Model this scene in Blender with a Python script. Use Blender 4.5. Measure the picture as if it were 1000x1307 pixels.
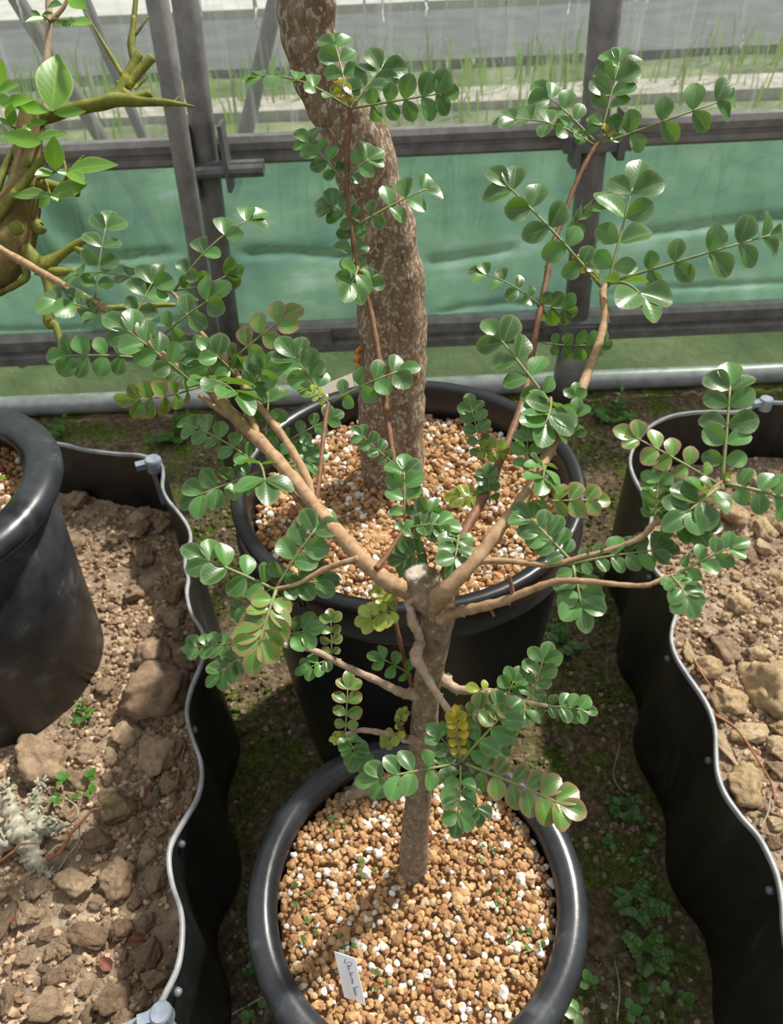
import bpy, bmesh, math, random
import numpy as np
from mathutils import Vector, Matrix, noise as mnoise
random.seed(7); rng = np.random.default_rng(7)
R = math.radians
for o in list(bpy.data.objects): bpy.data.objects.remove(o)
scn = bpy.context.scene
COL = scn.collection

# ------------------------------------------------------------------ camera
FPX = 944.0
PITCH, ROLL = R(42.5), R(2.6)
CAM = Vector((0, 0, 1.05))
FW = Vector((0, math.cos(PITCH), -math.sin(PITCH)))
U0 = Vector((0, math.sin(PITCH), math.cos(PITCH)))
X0 = Vector((1, 0, 0))
CR = math.cos(ROLL)*X0 - math.sin(ROLL)*U0
CU = math.sin(ROLL)*X0 + math.cos(ROLL)*U0
cd = bpy.data.cameras.new('camera'); cam = bpy.data.objects.new('camera', cd); COL.objects.link(cam)
m = Matrix((CR, CU, -FW)).transposed().to_4x4(); m.translation = CAM
cam.matrix_world = m
cd.sensor_width = 36.0; cd.sensor_fit = 'AUTO'; cd.lens = FPX/1307*36
cd.clip_start = 0.02; cd.clip_end = 200
cd.dof.use_dof = True; cd.dof.focus_distance = 0.58; cd.dof.aperture_fstop = 11.0
scn.camera = cam

# ------------------------------------------------------------------ sky and sun
w = bpy.data.worlds.new('world'); scn.world = w; w.use_nodes = True
nt = w.node_tree; nt.nodes.clear()
tc = nt.nodes.new('ShaderNodeTexCoord'); sp = nt.nodes.new('ShaderNodeSeparateXYZ')
rp = nt.nodes.new('ShaderNodeValToRGB'); bg = nt.nodes.new('ShaderNodeBackground'); wo = nt.nodes.new('ShaderNodeOutputWorld')
rp.color_ramp.elements[0].position = 0.0; rp.color_ramp.elements[0].color = (0.30, 0.33, 0.36, 1)
rp.color_ramp.elements[1].position = 1.0; rp.color_ramp.elements[1].color = (1.0, 1.0, 1.0, 1)
nt.links.new(tc.outputs['Generated'], sp.inputs[0]); nt.links.new(sp.outputs['Z'], rp.inputs[0])
nt.links.new(rp.outputs[0], bg.inputs[0]); bg.inputs[1].default_value = 0.92
nt.links.new(bg.outputs[0], wo.inputs[0])
sd = bpy.data.lights.new('sun_offscreen', 'SUN'); sun = bpy.data.objects.new('sun_offscreen', sd); COL.objects.link(sun)
sd.energy = 6.2; sd.angle = R(3.5); sd.color = (1.0, 0.95, 0.86)
sdir = Vector((0.60, 0.50, 1.0)).normalized()      # towards the sun
sun.rotation_euler = sdir.to_track_quat('Z', 'Y').to_euler(); sun.location = (2, 3, 5)
vs = scn.view_settings
scn.display_settings.display_device = 'sRGB'
vs.view_transform = 'Standard'; vs.look = 'None'; vs.gamma = 1.0; vs.use_curve_mapping = False; vs.exposure = 0.12

# ------------------------------------------------------------------ helpers
def ray(px, py):
    return FW + ((px-500)/FPX)*CR - ((py-653.5)/FPX)*CU
def pt(px, py, d): return CAM + d*ray(px, py)
def at_z(px, py, z):
    r = ray(px, py); return CAM + r*((z-CAM.z)/r.z)
def at_y(px, py, y):
    r = ray(px, py); return CAM + r*(y/r.y)
def depth(p): return (Vector(p)-CAM).dot(FW)
def lin(c):
    return tuple((x/12.92 if x <= .04045 else ((x+.055)/1.055)**2.4) for x in [v/255 for v in c]) + (1,)

def tag(o, label=None, cat=None, group=None, kind=None):
    if label: o['label'] = label
    if cat: o['category'] = cat
    if group: o['group'] = group
    if kind: o['kind'] = kind
    return o
def empty(name, loc, parent=None):
    o = bpy.data.objects.new(name, None); COL.objects.link(o); o.location = loc
    o.empty_display_size = .02
    if parent: o.parent = parent
    return o
def mesh_from(name, verts, faces, mats=(), smooth=True, midx=None, uv=None):
    me = bpy.data.meshes.new(name)
    me.from_pydata([tuple(v) for v in verts], [], [tuple(f) for f in faces])
    for mt in mats: me.materials.append(mt)
    if midx is not None: me.polygons.foreach_set('material_index', np.asarray(midx, dtype=np.int32))
    if smooth: me.polygons.foreach_set('use_smooth', np.ones(len(me.polygons), dtype=bool))
    if uv is not None:
        l = me.uv_layers.new(name='UVMap'); li = np.empty(len(me.loops), dtype=np.int32)
        me.loops.foreach_get('vertex_index', li)
        l.data.foreach_set('uv', np.asarray(uv, dtype=np.float32)[li].ravel())
    me.update()
    return me
def link(name, me, parent=None, mat4=None):
    """mat4 is the object's world matrix; parents are unscaled Empties or objects with known matrix"""
    o = bpy.data.objects.new(name, me); COL.objects.link(o)
    W = mat4 if mat4 is not None else Matrix.Identity(4)
    if parent is not None:
        o.parent = parent
        o.matrix_basis = world(parent).inverted() @ W
    else:
        o.matrix_basis = W
    return o
def world(o):
    M = o.matrix_basis.copy()
    if o.parent: M = world(o.parent) @ M
    return M
def obj(name, verts, faces, mat, parent=None, smooth=True, midx=None, uv=None, origin=None):
    """mesh given in world coordinates; its origin is put at origin (or the parent's)"""
    if origin is None: origin = world(parent).translation if parent else Vector((0, 0, 0))
    origin = Vector(origin)
    mats = mat if isinstance(mat, (list, tuple)) else [mat]
    me = mesh_from(name, [Vector(v)-origin for v in verts], faces, mats, smooth, midx, uv)
    return link(name, me, parent, Matrix.Translation(origin))

class MB:
    def __init__(s): s.v = []; s.f = []; s.m = []
    def add(s, v, f, mi=0):
        b = len(s.v); s.v += [Vector(x) for x in v]; s.f += [tuple(i+b for i in q) for q in f]; s.m += [mi]*len(f)
    def box(s, c, sx, sy, sz, mi=0, rot=None):
        c = Vector(c); vv = []
        for dx in (-1, 1):
            for dy in (-1, 1):
                for dz in (-1, 1):
                    p = Vector((dx*sx/2, dy*sy/2, dz*sz/2))
                    if rot is not None: p = rot @ p
                    vv.append(c+p)
        s.add(vv, [(0,1,3,2),(4,6,7,5),(0,4,5,1),(2,3,7,6),(0,2,6,4),(1,5,7,3)], mi)
    def tube(s, pts, rads, n=8, mi=0, cap=True, wob=0.0):
        v, f = tube(pts, rads, n, cap, wob); s.add(v, f, mi)
    def build(s, name, mat, parent=None, smooth=True, origin=None):
        return obj(name, s.v, s.f, mat, parent, smooth, s.m, None, origin)

def tube(pts, rads, n=8, cap=True, wob=0.0):
    pts = [Vector(p) for p in pts]; v = []; f = []
    T = []
    for i in range(len(pts)):
        a = pts[max(i-1, 0)]; b = pts[min(i+1, len(pts)-1)]; T.append((b-a).normalized())
    ref = Vector((0, 0, 1)) if abs(T[0].z) < .9 else Vector((1, 0, 0))
    nrm = T[0].cross(ref).normalized()
    for i, p in enumerate(pts):
        nrm = (nrm - T[i]*nrm.dot(T[i])).normalized(); bi = T[i].cross(nrm)
        for k in range(n):
            a = 2*math.pi*k/n
            r = rads[i]
            if wob: 
                q = p*60 + Vector((math.cos(a), math.sin(a), 0))*1.3
                r *= 1 + wob*mnoise.noise(q)
            v.append(p + (nrm*math.cos(a)+bi*math.sin(a))*r)
    for i in range(len(pts)-1):
        for k in range(n):
            f.append((i*n+k, i*n+(k+1) % n, (i+1)*n+(k+1) % n, (i+1)*n+k))
    if cap:
        f.append(tuple(range(n-1, -1, -1))); f.append(tuple((len(pts)-1)*n+k for k in range(n)))
    return v, f
def smooth_path(pts, sub=4):
    """Catmull-Rom through tuples of any length"""
    P = [np.array(p, dtype=float) for p in pts]; out = []
    for i in range(len(P)-1):
        p0 = P[max(i-1, 0)]; p1 = P[i]; p2 = P[i+1]; p3 = P[min(i+2, len(P)-1)]
        for k in range(sub):
            t = k/sub
            out.append(.5*((2*p1)+(-p0+p2)*t+(2*p0-5*p1+4*p2-p3)*t*t+(-p0+3*p1-3*p2+p3)*t**3))
    out.append(P[-1]); return out
def lathe(prof, c, n=72, mi=None):
    c = Vector(c); v = []; f = []; ms = []
    for (r, z) in prof:
        for k in range(n):
            a = 2*math.pi*k/n; v.append(c+Vector((r*math.cos(a), r*math.sin(a), z)))
    for i in range(len(prof)-1):
        for k in range(n):
            f.append((i*n+k, i*n+(k+1) % n, (i+1)*n+(k+1) % n, (i+1)*n+k)); ms.append(mi[i] if mi else 0)
    return v, f, ms

# ------------------------------------------------------------------ materials
def newmat(name):
    mt = bpy.data.materials.new(name); mt.use_nodes = True
    nt = mt.node_tree; b = nt.nodes['Principled BSDF']
    return mt, nt, b
def ramp(nt, stops, fac, interp='LINEAR'):
    r = nt.nodes.new('ShaderNodeValToRGB'); cr = r.color_ramp; cr.interpolation = interp
    while len(cr.elements) < len(stops): cr.elements.new(.5)
    for e, (p, c) in zip(cr.elements, stops): e.position = p; e.color = lin(c)
    nt.links.new(fac, r.inputs[0]); return r.outputs[0]
def noise_tex(nt, scale, detail=4, rough=.55, vec=None, coord='Object', stretch=None):
    n = nt.nodes.new('ShaderNodeTexNoise'); n.inputs['Scale'].default_value = scale
    n.inputs['Detail'].default_value = detail; n.inputs['Roughness'].default_value = rough
    t = nt.nodes.new('ShaderNodeTexCoord'); src = t.outputs[coord]
    if stretch:
        mp = nt.nodes.new('ShaderNodeMapping'); mp.inputs['Scale'].default_value = stretch
        nt.links.new(src, mp.inputs[0]); src = mp.outputs[0]
    nt.links.new(src, n.inputs['Vector']); return n.outputs['Fac']
def bump(nt, b, h, strength=.4, dist=.002):
    bn = nt.nodes.new('ShaderNodeBump'); bn.inputs['Strength'].default_value = strength; bn.inputs['Distance'].default_value = dist
    nt.links.new(h, bn.inputs['Height']); nt.links.new(bn.outputs[0], b.inputs['Normal'])
def mixc(nt, fac, a, c, mode='MIX'):
    mx = nt.nodes.new('ShaderNodeMix'); mx.data_type = 'RGBA'; mx.blend_type = mode
    for s, val in ((mx.inputs[0], fac), (mx.inputs[6], a), (mx.inputs[7], c)):
        if hasattr(val, 'is_output'): nt.links.new(val, s)
        elif isinstance(val, tuple): s.default_value = lin(val) if len(val) == 3 else val
        else: s.default_value = val
    return mx.outputs[2]
def math_n(nt, op, a, b=None):
    n = nt.nodes.new('ShaderNodeMath'); n.operation = op
    for s, val in ((n.inputs[0], a), (n.inputs[1], b)):
        if val is None: continue
        if hasattr(val, 'is_output'): nt.links.new(val, s)
        else: s.default_value = val
    return n.outputs[0]
def noisy(name, stops, scale, rough=.8, bstr=0, bscale=None, bdist=.002, spec=.5, stretch=None, detail=5, metal=0):
    mt, nt, b = newmat(name)
    f = noise_tex(nt, scale, detail, .6, stretch=stretch)
    nt.links.new(ramp(nt, stops, f), b.inputs['Base Color'])
    b.inputs['Roughness'].default_value = rough; b.inputs['Specular IOR Level'].default_value = spec; b.inputs['Metallic'].default_value = metal
    if bstr: bump(nt, b, noise_tex(nt, bscale or scale*3, 6, .65, stretch=stretch), bstr, bdist)
    return mt
def island(name, stops, rough=.9, bscale=400, bstr=.5, var=(150, .35)):
    """colour by piece"""
    mt, nt, b = newmat(name)
    g = nt.nodes.new('ShaderNodeNewGeometry')
    c = ramp(nt, stops, g.outputs['Random Per Island'], 'CONSTANT')
    n = noise_tex(nt, var[0], 4)
    c2 = mixc(nt, var[1], c, ramp(nt, [(.3, (110, 110, 110)), (.7, (255, 255, 255))], n), 'MULTIPLY')
    nt.links.new(c2, b.inputs['Base Color']); b.inputs['Roughness'].default_value = rough
    b.inputs['Specular IOR Level'].default_value = .25
    bump(nt, b, noise_tex(nt, bscale, 3), bstr, .001)
    return mt
def leafmat(name, top, margin, vein, rough=.34, trans=.25, edge0=.62, var=.5, coat=0.12):
    mt, nt, b = newmat(name)
    uv = nt.nodes.new('ShaderNodeUVMap'); s = nt.nodes.new('ShaderNodeSeparateXYZ'); nt.links.new(uv.outputs[0], s.inputs[0])
    au = math_n(nt, 'ABSOLUTE', math_n(nt, 'SUBTRACT', s.outputs[0], .5)); au = math_n(nt, 'MULTIPLY', au, 2.0)
    av = math_n(nt, 'ABSOLUTE', math_n(nt, 'SUBTRACT', s.outputs[1], .45)); av = math_n(nt, 'MULTIPLY', av, 1.75)
    e = math_n(nt, 'MAXIMUM', au, av)
    mr = nt.nodes.new('ShaderNodeMapRange'); mr.inputs[1].default_value = edge0; mr.inputs[2].default_value = 1.0
    nt.links.new(e, mr.inputs[0])
    g = nt.nodes.new('ShaderNodeNewGeometry'); oi = nt.nodes.new('ShaderNodeObjectInfo')
    rnd = math_n(nt, 'FRACT', math_n(nt, 'ADD', g.outputs['Random Per Island'], oi.outputs['Random']))
    n = noise_tex(nt, 60, 3)
    base = ramp(nt, [(0.0, tuple(int(x*.78) for x in top)), (.5, top), (1.0, tuple(min(255, int(x*1.22)+5) for x in top))], rnd)
    c = mixc(nt, mr.outputs[0], base, margin)
    mid = nt.nodes.new('ShaderNodeMapRange'); mid.inputs[1].default_value = .045; mid.inputs[2].default_value = .10; mid.inputs[3].default_value = .35; mid.inputs[4].default_value = 0
    nt.links.new(au, mid.inputs[0])
    c = mixc(nt, mid.outputs[0], c, vein)
    c = mixc(nt, .35, c, ramp(nt, [(.3, (150, 150, 150)), (.7, (255, 255, 255))], n), 'MULTIPLY')
    nt.links.new(c, b.inputs['Base Color']); b.inputs['Roughness'].default_value = rough
    b.inputs['Specular IOR Level'].default_value = .5
    b.inputs['Coat Weight'].default_value = coat; b.inputs['Coat Roughness'].default_value = .22
    # fine side veins
    wv = math_n(nt, 'SINE', math_n(nt, 'MULTIPLY', math_n(nt, 'ADD', s.outputs[1], math_n(nt, 'MULTIPLY', au, -.28)), 46.0))
    bump(nt, b, wv, .05, .0004)
    tr = nt.nodes.new('ShaderNodeBsdfTranslucent')
    nt.links.new(mixc(nt, .55, c, (150, 200, 40)), tr.inputs[0])
    ms = nt.nodes.new('ShaderNodeMixShader'); ms.inputs[0].default_value = trans
    out = nt.nodes['Material Output']
    nt.links.new(b.outputs[0], ms.inputs[1]); nt.links.new(tr.outputs[0], ms.inputs[2]); nt.links.new(ms.outputs[0], out.inputs[0])
    return mt
def film(name, tint, haze, alpha, streak=0.0, rough=.25, blot=None, tl_f=.6):
    """plastic film: part clear, part milky"""
    mt, nt, b = newmat(name)
    out = nt.nodes['Material Output']
    tp = nt.nodes.new('ShaderNodeBsdfTransparent'); tp.inputs[0].default_value = lin(tint)
    b.inputs['Roughness'].default_value = rough; b.inputs['Specular IOR Level'].default_value = .4
    f = noise_tex(nt, 5.5, 4, .6, stretch=(.7, 1, 1.3))
    nt.links.new(ramp(nt, blot or [(.3, haze), (.7, haze)], f), b.inputs['Base Color'])
    tl = nt.nodes.new('ShaderNodeBsdfTranslucent'); nt.links.new(ramp(nt, blot or [(.3, haze), (.7, haze)], f), tl.inputs[0])
    m1 = nt.nodes.new('ShaderNodeMixShader'); m1.inputs[0].default_value = tl_f
    nt.links.new(b.outputs[0], m1.inputs[1]); nt.links.new(tl.outputs[0], m1.inputs[2])
    m2 = nt.nodes.new('ShaderNodeMixShader')
    st = noise_tex(nt, 9, 3, .6, stretch=(6.0, 1.0, .35) if streak > .2 else (1.5, 1, 1))
    mr = nt.nodes.new('ShaderNodeMapRange'); mr.inputs[1].default_value = .52; mr.inputs[2].default_value = .80
    mr.inputs[3].default_value = alpha; mr.inputs[4].default_value = min(1, alpha+streak)
    nt.links.new(st, mr.inputs[0]); nt.links.new(mr.outputs[0], m2.inputs[0])
    nt.links.new(tp.outputs[0], m2.inputs[1]); nt.links.new(m1.outputs[0], m2.inputs[2]); nt.links.new(m2.outputs[0], out.inputs[0])
    bump(nt, b, noise_tex(nt, 6, 3, .5, stretch=(3, 1, .6)), .25, .02)
    return mt

M = {}
M['floor'] = None
def floor_mat():
    mt, nt, b = newmat('mossy_soil')
    soil = ramp(nt, [(.34, (64, 54, 43)), (.50, (114, 97, 77)), (.66, (164, 145, 120))], noise_tex(nt, 75, 10, .75))
    moss = ramp(nt, [(.34, (48, 60, 20)), (.5, (88, 106, 38)), (.66, (136, 152, 64))], noise_tex(nt, 150, 8, .75))
    k = nt.nodes.new('ShaderNodeMapRange'); k.inputs[1].default_value = .47; k.inputs[2].default_value = .60
    nt.links.new(noise_tex(nt, 11, 8, .68), k.inputs[0])
    nt.links.new(mixc(nt, k.outputs[0], soil, moss), b.inputs['Base Color'])
    b.inputs['Roughness'].default_value = .95; b.inputs['Specular IOR Level'].default_value = .15
    bump(nt, b, noise_tex(nt, 110, 10, .75), 1.0, .010)
    return mt
M['floor'] = floor_mat()
M['bed'] = noisy('bed_soil', [(.28, (108, 91, 74)), (.5, (152, 132, 111)), (.75, (194, 175, 152))], 45, .95, 1.0, 120, .008, .15, detail=8)
M['crumb'] = island('soil_crumbs', [(0, (140, 114, 90)), (.25, (164, 138, 112)), (.5, (186, 160, 130)), (.75, (204, 180, 150)), (.93, (128, 102, 80))])
M['fcrumb'] = island('floor_crumbs', [(0, (114, 97, 76)), (.25, (140, 120, 97)), (.45, (96, 80, 62)), (.58, (170, 150, 126)), (.68, (90, 106, 42)), (.85, (70, 84, 34))])
M['stone'] = None
def stone_mat(name, cols, moss=0):
    mt, nt, b = newmat(name)
    oi = nt.nodes.new('ShaderNodeObjectInfo')
    c = ramp(nt, [(0, cols[0]), (.5, cols[1]), (1, cols[2])], oi.outputs['Random'])
    n = noise_tex(nt, 3.2, 8, .72)
    c = mixc(nt, .75, c, ramp(nt, [(.28, (120, 108, 96)), (.6, (255, 250, 240))], n), 'MULTIPLY')
    if moss:
        k = nt.nodes.new('ShaderNodeMapRange'); k.inputs[1].default_value = .48; k.inputs[2].default_value = .66; k.inputs[4].default_value = moss
        nt.links.new(noise_tex(nt, 2, 4), k.inputs[0]); c = mixc(nt, k.outputs[0], c, (112, 112, 62))
    nt.links.new(c, b.inputs['Base Color']); b.inputs['Roughness'].default_value = .92; b.inputs['Specular IOR Level'].default_value = .2
    bump(nt, b, noise_tex(nt, 4.5, 10, .75), 1.0, .006)
    return mt
M['stone'] = stone_mat('brown_stone', [(150, 128, 108), (178, 154, 130), (208, 184, 156)])
M['stone_moss'] = stone_mat('mossy_stone', [(150, 130, 100), (165, 145, 115), (178, 160, 128)], .7)
M['stone_pale'] = stone_mat('pale_stone', [(200, 176, 140), (214, 190, 154), (222, 202, 170)])
M['granule'] = island('akadama_and_pumice', [(0, (186, 146, 103)), (.16, (168, 129, 90)), (.32, (200, 164, 121)), (.46, (154, 116, 81)), (.60, (178, 138, 96)), (.75, (201, 172, 136)), (.825, (142, 88, 63)), (.84, (232, 226, 216)), (.945, (214, 204, 190))], .9, 500, .5, (220, .4))
M['under'] = noisy('fine_mix', [(.3, (150, 114, 80)), (.7, (184, 146, 104))], 200, .95)
M['plastic'] = noisy('black_plastic', [(.35, (24, 26, 28)), (.7, (36, 38, 40))], 18, .36, .10, 240, .0006, .5)
M['plastic_rim'] = noisy('worn_black_rim', [(.32, (34, 36, 39)), (.60, (48, 51, 55)), (.76, (84, 87, 90))], 26, .29, .15, 160, .0008, .5)
M['plastic_dusty'] = noisy('dusty_black_plastic', [(.40, (32, 34, 37)), (.58, (52, 54, 57)), (.72, (104, 102, 98))], 14, .45, .15, 120, .0008, .45, detail=8)
M['plastic_back'] = noisy('smooth_black_plastic', [(.4, (20, 21, 23)), (.7, (28, 29, 31))], 12, .33, .06, 200, .0005, .45)
M['liner'] = noisy('root_barrier_black', [(.42, (20, 22, 24)), (.62, (32, 34, 36)), (.80, (84, 82, 78))], 26, .38, .12, 120, .0008, .5, stretch=(1.6, 1.6, .35), detail=8)
M['liner_edge'] = noisy('cut_edge_grey', [(.35, (122, 124, 126)), (.7, (160, 162, 163))], 40, .42)
M['peg'] = noisy('peg_grey', [(.35, (84, 88, 92)), (.7, (112, 116, 120))], 60, .4)
M['clip'] = noisy('grey_clip_plastic', [(.35, (120, 132, 146)), (.7, (158, 168, 180))], 60, .4)
M['steel'] = noisy('galvanised_steel', [(.32, (108, 105, 101)), (.68, (142, 138, 134))], 30, .42, .08, 90, .001, .5, metal=.1)
M['steel_dark'] = noisy('dull_steel', [(.32, (84, 84, 84)), (.68, (114, 113, 112))], 24, .5, .08, 90, .001, .5, metal=.1)
M['pipe'] = noisy('pale_steel_pipe', [(.32, (136, 140, 142)), (.68, (178, 181, 183))], 25, .38, metal=.1)
M['film_clear'] = film('clear_film', (222, 226, 224), (186, 192, 188), .20, .45, .22)
M['film_teal'] = film('teal_film', (180, 205, 198), (96, 150, 136), .80, .08, .22, [(.30, (84, 122, 112)), (.44, (104, 142, 130)), (.56, (118, 156, 134)), (.68, (146, 178, 172))], .66)
mt_, nt_, b_ = newmat('water'); b_.inputs['Base Color'].default_value = (1, 1, 1, 1); b_.inputs['Roughness'].default_value = .05
b_.inputs['Transmission Weight'].default_value = 1.0; b_.inputs['IOR'].default_value = 1.33; M['water'] = mt_
M['film_low'] = film('skirt_film', (190, 205, 190), (92, 108, 92), .30, .30, .2)
M['bark'] = None
def bark_mat(name, stops, scale, stretch=(1, 1, .4), spots=None, bstr=.7, bs=None, bd=.0025, rough=.9):
    mt, nt, b = newmat(name)
    c = ramp(nt, stops, noise_tex(nt, scale, 8, .7, stretch=stretch))
    h = noise_tex(nt, bs or scale*1.8, 8, .7, stretch=stretch)
    if spots:
        k = nt.nodes.new('ShaderNodeMapRange'); k.inputs[1].default_value = spots[1]; k.inputs[2].default_value = spots[1]+.07
        nt.links.new(noise_tex(nt, spots[2], 5, .65, stretch=(1, 1, .7)), k.inputs[0]); c = mixc(nt, k.outputs[0], c, spots[0])
    nt.links.new(c, b.inputs['Base Color']); b.inputs['Roughness'].default_value = rough; b.inputs['Specular IOR Level'].default_value = .25
    bump(nt, b, h, bstr, bd); return mt
M['bark'] = bark_mat('grey_brown_bark', [(.3, (96, 82, 66)), (.5, (136, 118, 96)), (.7, (170, 152, 128))], 110, (1, 1, .7), ((186, 170, 148), .58, 240), .8, 200, .0025)
M['palebranch'] = bark_mat('pale_grey_branch_bark', [(.3, (136, 114, 94)), (.55, (172, 150, 128)), (.75, (200, 182, 162))], 140, (1, 1, 1), None, .5, 260, .0012, .8)
M['branch'] = bark_mat('tan_branch_bark', [(.3, (126, 100, 72)), (.55, (164, 134, 102)), (.75, (190, 162, 130))], 140, (1, 1, 1), None, .4, 260, .0012, .7)
M['twig'] = bark_mat('red_brown_twig_bark', [(.3, (92, 62, 44)), (.6, (124, 88, 64)), (.8, (154, 118, 92))], 150, (1, 1, 1), None, .3, 260, .001, .55)
M['cut'] = noisy('cut_wood', [(.3, (150, 138, 120)), (.7, (206, 198, 182))], 160, .9, .5, 300)
M['bigbark'] = bark_mat('speckled_trunk_bark', [(.3, (104, 84, 66)), (.5, (140, 118, 96)), (.7, (170, 148, 124))], 80, (1, 1, .4), ((196, 180, 158), .515, 230), 1.0, 120, .006)
M['ochre'] = noisy('orange_scar', [(.3, (190, 110, 40)), (.7, (226, 150, 70))], 100, .8)
M['greenbark'] = bark_mat('green_bark', [(.3, (84, 88, 34)), (.55, (120, 124, 50)), (.75, (150, 148, 82))], 60, (1, 1, .6), ((176, 172, 64), .62, 40), .5, 120, .002, .6)
M['citrusbark'] = bark_mat('olive_trunk_bark', [(.3, (84, 72, 40)), (.55, (126, 110, 68)), (.75, (160, 144, 100))], 45, (1, 1, .5), ((112, 110, 44), .60, 30), .8, 90, .003)
LM = {
 'g': leafmat('leaf_mature', (70, 115, 56), (108, 130, 84), (136, 168, 104), rough=.36, trans=.28, coat=.15),
 'r': leafmat('leaf_red_margin', (88, 128, 54), (156, 120, 88), (146, 176, 92), edge0=.50),
 'y': leafmat('leaf_young', (138, 162, 56), (188, 160, 92), (190, 200, 106), trans=.35),
 'Y': leafmat('leaf_bud_yellow', (170, 156, 28), (200, 150, 44), (206, 194, 64), trans=.4),
}
M['rachis'] = noisy('leaf_stalk_green', [(.3, (96, 112, 56)), (.7, (132, 140, 84))], 90, .5)
M['citrus_leaf'] = leafmat('citrus_leaf', (102, 150, 48), (156, 188, 104), (154, 192, 96), trans=.32, rough=.36, edge0=.85)
M['weed'] = leafmat('weed_leaf', (66, 110, 42), (88, 130, 58), (104, 144, 68), trans=.3)
M['label'] = noisy('white_label', [(.3, (228, 228, 232)), (.7, (242, 242, 246))], 30, .5)
M['label_old'] = noisy('aged_label', [(.3, (196, 184, 170)), (.7, (214, 204, 192))], 30, .6)
M['ink'] = noisy('grey_ink', [(.3, (70, 70, 78)), (.7, (88, 88, 96))], 100, .7)
M['grey_twig'] = bark_mat('lichen_grey_bark', [(.3, (118, 116, 98)), (.55, (166, 162, 142)), (.75, (206, 202, 186))], 120, (1, 1, 1), None, .7, 220, .002)
M['red_twig'] = bark_mat('dry_red_twig', [(.3, (120, 76, 52)), (.7, (176, 122, 90))], 120, (1, 1, 1), None, .3, 260, .001)
M['dry_leaf'] = noisy('dry_red_leaf', [(.3, (74, 40, 28)), (.7, (122, 66, 46))], 120, .7)
M['grass_out'] = noisy('outside_grass', [(.3, (70, 84, 54)), (.5, (104, 116, 78)), (.7, (146, 152, 114))], 3.0, .95, .6, 30, .03)
M['asphalt'] = noisy('outside_asphalt', [(.3, (74, 77, 80)), (.7, (104, 106, 108))], 4, .9, .3, 60, .005)
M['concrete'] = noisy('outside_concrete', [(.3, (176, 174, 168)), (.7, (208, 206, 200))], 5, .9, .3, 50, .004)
M['gravel'] = noisy('outside_gravel', [(.3, (150, 142, 132)), (.7, (206, 198, 188))], 12, .95, .6, 60, .02)
M['blade'] = leafmat('grass_blade', (104, 140, 60), (120, 150, 70), (130, 160, 80), trans=.4)

# ------------------------------------------------------------------ floor and outside
ZL = .26      # top of the root-barrier sheets
ZS = .135     # soil level in the two beds
YW = 1.60     # greenhouse wall
def grid(xs, ys, zf, skip=None):
    v = [Vector((x, y, zf(x, y))) for y in ys for x in xs]; n = len(xs)
    f = [(j*n+i, j*n+i+1, (j+1)*n+i+1, (j+1)*n+i) for j in range(len(ys)-1) for i in range(n-1)]
    return v, f
def nz(x, y, s, k=0): return mnoise.noise(Vector((x*s, y*s, k)))
def floor_z(x, y): return -.004+.008*nz(x, y, 9)+.006*nz(x, y, 30, 3)+.005*nz(x, y, 62, 5)
v, f = grid(np.concatenate([np.linspace(-6, -1.8, 20, endpoint=False), np.linspace(-1.8, 1.8, 400), np.linspace(1.8, 6, 21)[1:]]), np.concatenate([np.linspace(-3, -.7, 12, endpoint=False), np.linspace(-.7, YW+.02, 260)]), lambda x, y: -.004+.008*nz(x, y, 9)+.006*nz(x, y, 30, 3)+.005*nz(x, y, 62, 5))
tag(obj('floor', v, f, M['floor']), 'dark mossy earth floor of the greenhouse', kind='structure')
v, f = grid(np.linspace(-14, 14, 60), np.concatenate([np.linspace(YW+.02, 4.6, 40), np.linspace(5, 40, 30)]), lambda x, y: -.02+.03*nz(x, y, 1.2))
tag(obj('ground_outside', v, f, M['grass_out']), 'rough grass outside the greenhouse film', kind='structure')
mb = MB(); mb.box((0, 6.0, .0), 28, 1.7, .06); tag(mb.build('road_outside', M['asphalt'], smooth=False), 'grey asphalt lane outside the greenhouse', kind='structure')
mb = MB(); mb.box((0, 7.55, .03), 28, 1.1, .08); tag(mb.build('kerb_outside', M['concrete'], smooth=False), 'pale concrete strip beyond the grey lane', kind='structure')
mb = MB(); mb.box((.4, 4.35, .0), 28, .30, .05); tag(mb.build('gravel_strip_outside', M['gravel'], smooth=False), 'pale gravel strip among weeds outside', kind='structure')
mb = MB(); mb.box((0, 9.6, .02), 28, 2.6, .06); tag(mb.build('far_lane_outside', M['asphalt'], smooth=False), 'grey strip far beyond the pale concrete', kind='structure')

v, f = grid(np.linspace(-3, 3, 60), np.linspace(YW+.02, 2.5, 20), lambda x, y: .012+.02*nz(x, y, 6))
tag(obj('verge_outside', v, f, M['grass_out']), 'grassy verge just outside the greenhouse film', kind='structure')
def pieces0(P, S):
    o = np.array([(1,0,0),(-1,0,0),(0,1,0),(0,-1,0),(0,0,1),(0,0,-1)], float); fa = np.array([(0,2,4),(2,1,4),(1,3,4),(3,0,4),(2,0,5),(1,2,5),(3,1,5),(0,3,5)])
    V = P[:, None]+o[None]*S[:, None, None]*rng.uniform(.7, 1.2, (len(P), 6, 1)); F = fa[None]+6*np.arange(len(P))[:, None, None]
    return V.reshape(-1, 3), F.reshape(-1, 3)
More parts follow.
